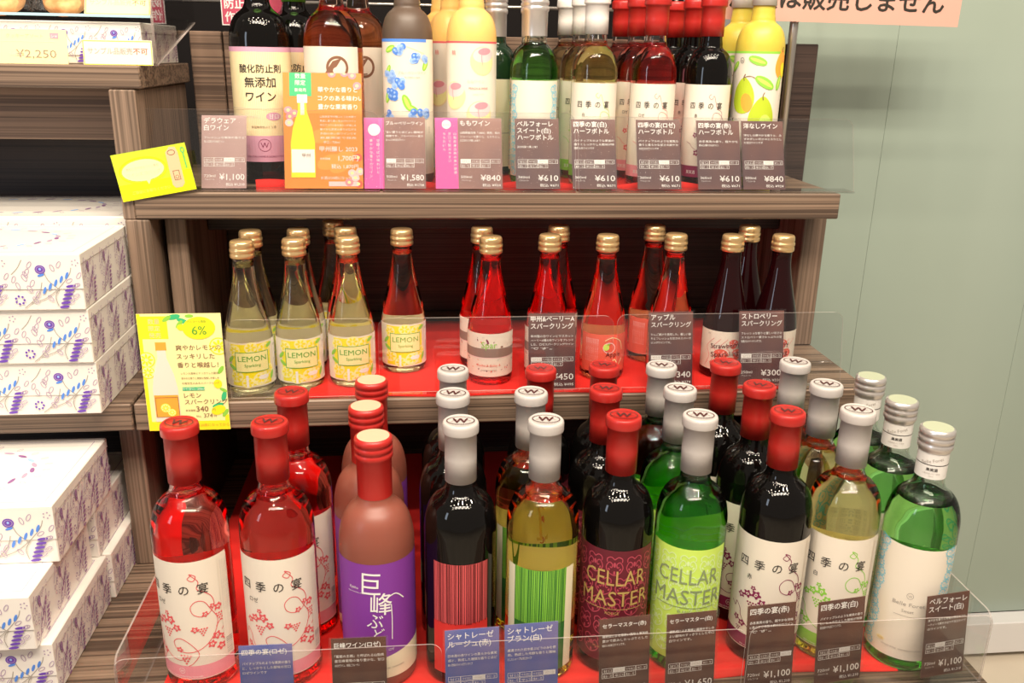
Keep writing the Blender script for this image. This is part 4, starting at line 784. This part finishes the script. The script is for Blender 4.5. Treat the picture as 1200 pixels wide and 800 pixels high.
# ------------------------------------------------------------------ patterned gift boxes
WBOX = P('box_card', (.90, .86, .80), .42, 0, .15)
def motif(a, x, y, s=1.0, side=False):
    p, b, v = ('plum', 'plum', 'lav') if side else ('purp', 'blue', 'lav')
    T = lambda u, w_: (x+u*s*(.55 if side else 1), y+w_*s); sx = .6 if side else 1
    for pts in ([(-34, 2), (-24, 10), (-14, 22), (-10, 34)], [(-26, 8), (-8, 14), (8, 26), (22, 42), (26, 52)], [(6, 4), (4, 16), (10, 28)], [(8, 26), (-2, 36), (-6, 46)], [(-44, 44), (-36, 52), (-30, 62)]): a.curve([T(*q) for q in pts], 1.0*s, 'grey' if not side else 'plum', 2)
    for k in range(6): u, w_ = T(10+k*2.1, 3+k*5.2); a.oval(u+2.6*s*sx, w_, 6.0*s*sx, 1.75*s, p, 3, .12, 10)
    for k in range(5): u, w_ = T(-8+k*7, 22+k*4.6); a.oval(u, w_+2*s, 5.0*s*sx, 1.7*s, b, 3, 1.2, 10)
    for k in range(6): u, w_ = T(-20-k*2.4+(k % 2)*6, 12+k*7); a.ring(u, w_, 4.6*s*sx, 2.2*s, .9*s, v, 3, 1.1 if k % 2 else 2.1, 10)
    for k in range(5): u, w_ = T(22+(k % 2)*6, 10+k*6.4); a.ring(u, w_, 4.2*s*sx, 2.0*s, .9*s, v, 3, .6, 10)
    for u0, w0, t0 in ((-38, 30, 1.9), (-42, 38, 1.2), (-28, 44, 2.0), (-22, 56, 1.0), (4, 52, 1.9), (12, 56, 1.1), (-2, 14, 2.2), (30, 30, .4), (34, 42, 1.0)): u, w_ = T(u0, w0); a.ring(u, w_, 4.4*s*sx, 2*s, .9*s, v, 3, t0, 10)
    u, w_ = T(-10, 50); a.oval(u, w_, 6.2*s*sx, 5.6*s, p, 3, 0, 14); a.ring(u, w_, 4.4*s*sx, 3.8*s, .7*s, v, 4, 0, 12); a.oval(u, w_+.5, 1.4*s*sx, 1.6*s, 'lblue' if not side else 'lav', 5, 0, 8); a.oval(u, w_-7*s, 4.5*s*sx, 1.6*s, b, 3, .3, 8)
    for k in range(7): u, w_ = T(-38+5*cos(k*.9), 12+5*sin(k*.9)); a.oval(u, w_, 1.5*s*sx, 1.5*s, p, 3, 0, 6)
    for k in range(5): u, w_ = T(31+3.5*cos(k*1.25), 58+3.5*sin(k*1.25)); a.oval(u, w_, 1*s*sx, 1*s, v, 3, 0, 6)
def box_meshes(W, D, H):
    b = MB().bbox(-W, 0, 0, D, 0, H-.012, WBOX, .001); lid = MB().bbox(-W-.001, .001, -.001, D+.001, H-.013, H, WBOX, .0012); lid.bbox(-W-.001, .001, -.0012, -.0002, H-.040, H-.001, WBOX, .0003)
    out = [('box_body', b.mesh('box_body')), ('lid', lid.mesh('lid'))]; mb = MB()
    a = Art(); s = H*1000/66
    for k in range(5): motif(a, -W*1000+36+k*84*s if 0 else -40*s-k*78*s+6, 1.5, s*.93)
    a2 = a.clipped(-W*1000, .5, .5, H*1000-1)
    a2.flat(mb, .00012, Matrix.Translation((0, -.0012, 0)))
    a = Art(); n = max(1, round(D*1000/48))
    for k in range(n): motif(a, 24+k*D*1000/n, 1.5, s*.93, True)
    a2 = a.clipped(.5, D*1000-.5, .5, H*1000-1)
    a2.flat(mb, .00012, Matrix.Translation((.001, 0, 0)) @ Matrix.Rotation(pi/2, 4, 'Z'))
    a = Art(); a.frame(-W*1000+9, 9, -9, D*1000-9, .9, 'lav', 1); cx, cy = -W*500, D*500
    for t in range(26):
        q = t*2*pi/26; a.oval(cx+W*330*cos(q), cy+D*330*sin(q), 7, 2.6, ('plum', 'lav', 'lblue')[t % 3], 2, q+1.9, 10); a.ring(cx+W*380*cos(q), cy+D*390*sin(q), 4, 2, .6, 'lav', 2, q, 8)
    a.flat(mb, .0001, Matrix.Translation((0, 0, H)) @ Matrix.Rotation(-pi/2, 4, 'X'))
    out.append(('floral_print', mb.mesh('floral_print'))); return out
BX = {}
def gift_box(x, y, z, W, D, H, label, group, rz=0):
    k = (W, D, H)
    if k not in BX: BX[k] = box_meshes(W, D, H)
    o = thing('gift_box', (x, y, z), radians(rz), 0, label, 'gift box', group)
    for n, me in BX[k]: link(n, me, o)
    return o
gx = 'white gift boxes with blue floral print on the middle shelf'
gift_box(-.3775, 1.006, .2513, .31, .166, .0645, 'lowest white floral gift box of the stack on the left middle shelf', gx)
gift_box(-.3765, 1.001, .3163, .31, .166, .0645, 'middle white floral gift box of the stack on the left middle shelf', gx)
gift_box(-.3755, .996, .3813, .31, .166, .0645, 'topmost white floral gift box of the front stack on the left middle shelf', gx, .5)
for k, wd in enumerate(('lowest', 'middle', 'topmost')): gift_box(-.380, 1.176, .2513+.068*k, .31, .166, .0672, wd+' white floral gift box of the rear stack on the left middle shelf', gx)
gx = 'white gift boxes with blue floral print on the lower tier'
gift_box(-.394, .828, .0003, .31, .170, .0645, 'lowest front floral gift box on the lower left tier, nearest the rosé wine', gx)
gift_box(-.390, 1.004, .0003, .31, .170, .0645, 'lowest rear floral gift box on the lower left tier, by the upright', gx)
gift_box(-.404, .818, .0653, .31, .166, .0645, 'front floral gift box in the second layer at lower left', gx)
gift_box(-.399, .995, .0653, .31, .166, .0645, 'rear floral gift box in the second layer at lower left, under the top one', gx)
gift_box(-.395, .880, .1303, .31, .172, .0690, 'topmost white floral gift box of the lower left pile', gx)

# ------------------------------------------------------------------ display on the upper left shelf
o = gift_box(-.3225-.02, 1.20, .6413, .31, .17, .0500, 'white and blue gift box displayed inside the acrylic case on the upper left shelf', None)
case = thing('display_case', (-.45, 1.175, .6413), 0, 0, 'clear acrylic display tray case on the upper left shelf edge', 'display case')
link('tray', MB().box(-.20, .127, .015, .20, .0555, .058, ACR).add([(-.20, .0148, .0552), (.127, .0148, .0552), (.127, .0148, .0585), (-.20, .0148, .0585)], [(0, 1, 2, 3)], P('tray_edge', (.45, .68, .78), .3)), case)
link('side_wall', MB().add([(.129, 0, 0), (.129, .215, .055), (.129, .215, .17), (.129, 0, .17), (.131, 0, 0), (.131, .215, .055), (.131, .215, .17), (.131, 0, .17)], [(0, 1, 2, 3), (7, 6, 5, 4), (0, 4, 5, 1), (3, 2, 6, 7)], ACR), case)
link('corner_strip', MB().tube([(.130, -.001, .0), (.130, -.001, .17)], .0016, ACRE).tube([(.130, 0, .0), (.130, .215, .055)], .0014, ACRE), case)
COOK = noise_color(P('baked_cookie', (.7, .33, .12), .7), (.55, .22, .07), (.86, .48, .20), (60, 60, 60), 4, .4, .65, .4, .002)
for i, (x, y) in enumerate(((-.4335, 1.235), (-.5085, 1.240))):
    t = thing('cookie_pack', (x, y, .7005), 0, 0, ('round brown cookie in crinkled cellophane, middle of the upper left case', 'round brown cookie in cellophane at the left edge of the photo')[i], 'cookie', 'cookies in the display case')
    r = .026; link('cookie', MB().lathe([(0, 0), (r*.9, 0), (r, .005), (r*.96, .012), (r*.7, .016), (r*.3, .0165), (0, .016)], COOK, 28).mesh('cookie'), t, rot=(radians(38), 0, 0), loc=(0, -.012, .010))
    mb = MB(); rnd = random.Random(i); n = 22; vs = []; fs = []
    for q in range(n):
        for p_ in range(14):
            u, v = q/(n-1)*2-1, p_/13*2-1; e = 1-max(abs(u), abs(v))**3
            vs.append((u*.036, v*.024-.006, .004+.040*e+(.004*sin(u*19+v*7+i)+.003*sin(v*23-u*11))*(.3+e)))
    for q in range(n-1):
        for p_ in range(13): c0 = q*14+p_; fs.append((c0, c0+14, c0+15, c0+1))
    link('cellophane_wrap', mb.add(vs, fs, CELLO, False), t)
a = Art(); a.text(20, 30, 'クッキーアソート', 5.4, 'grey', 2, 'r'); a.rect(-46, 25.4, 34, 25.9, 'lgrey', 2); a.text(34, 7, '¥2,250', 13, 'taupe', 2, 'r', width=46); a.text(34, 2, '税込 ¥2,430', 3.6, 'lgrey', 2, 'r'); a.text(-20, 9, '24個入', 5, 'lgrey', 2); a.rect(28, 29, 38, 36, 'pink', 2); a.text(33, 30.6, 'シャ', 4, 'w', 3, 'c')
poster('price_card', -.4665, 1.163, .6413, .094, .0395, 8, 0, K['lyel'], a, 'pale yellow price card reading ¥2,250 on the upper left shelf', 'price card', False)
def nosale(w):
    a = Art(); k = w/80; a.text(-35*k, 13*k, 'サンプル品販売', 8.2*k, 'grey', 2, 'l', .014, width=52*k); a.text(18*k, 13*k, '不可', 8.2*k, 'coral', 2, 'l', .014, width=17*k); a.frame(-w/2, 0, w/2, 28*k, .8, 'yel', 2); return a
poster('notice_card', -.3615, 1.164, .6413, .081, .0290, 6, 0, K['paper'], nosale(80), 'small cream notice card with red end characters standing on the upper left shelf', 'notice card', False)
poster('notice_card', -.3650, 1.1925, .6998, .078, .0200, 24, 0, K['lyel'], nosale(76), 'small yellow notice card lying in the case above the gift box', 'notice card', False)
a = Art(); a.rect(-45, 0, 45, 90, 'crim', 1); a.frame(-45, 0, 45, 90, 1.5, 'w', 2)
for yy, t in ((64, '酸化'), (44, '無添加'), (24, '防止剤'), (6, '作製品')): a.text(-40, yy, t, 15, 'w', 3, 'l', .03)
poster('hanging_sign', -.235, 1.385, .694, .090, .09, 0, 0, K['lpink'], a, 'pinkish red sign with white characters hanging behind the dark handwritten label bottles', 'sign')

# ------------------------------------------------------------------ sign, pole, rails
a = Art(); a.text(0, 20, '酒類は販売しません', 34, 'k', 2, 'c', .035, width=330); a.text(0, 62, '20歳未満の方に', 34, 'k', 2, 'c', .035, width=270)
SIGNX = .6175
poster('notice_sign', SIGNX, 1.338, .714, .385, .105, 0, 0.6, P('salmon_paper', (.68, .38, .31), .5), a, 'salmon pink notice sign with bold black characters above the pear wine', 'sign', False)
pole = thing('metal_pole', (.560, 1.352, .4893), 0, 0, 'brushed metal pole rising behind the pear wine bottles', 'pole')
STEEL = P('brushed_steel', (.62, .58, .54), .28, .9)
link('tube', MB().lathe([(0, 0), (.0065, 0), (.0065, .40), (0, .40)], STEEL, 20), pole); link('foot_flange', MB().lathe([(.0066, 0), (.0078, 0), (.0078, .006), (.0066, .007)], STEEL, 20), pole)
rack = thing('metal_rack', (0, 1.50, .4893), 0, 0, 'thin steel rail rack behind the backboard above the top shelf', 'rack')
link('rail', MB().tube([(-.36, 0, .243), (.50, 0, .243)], .003, STEEL), rack)
for x in (-.20, .10, .30, .42): link('post', MB().tube([(x, .006, -1.039), (x, .006, .42)], .0035, STEEL), rack)
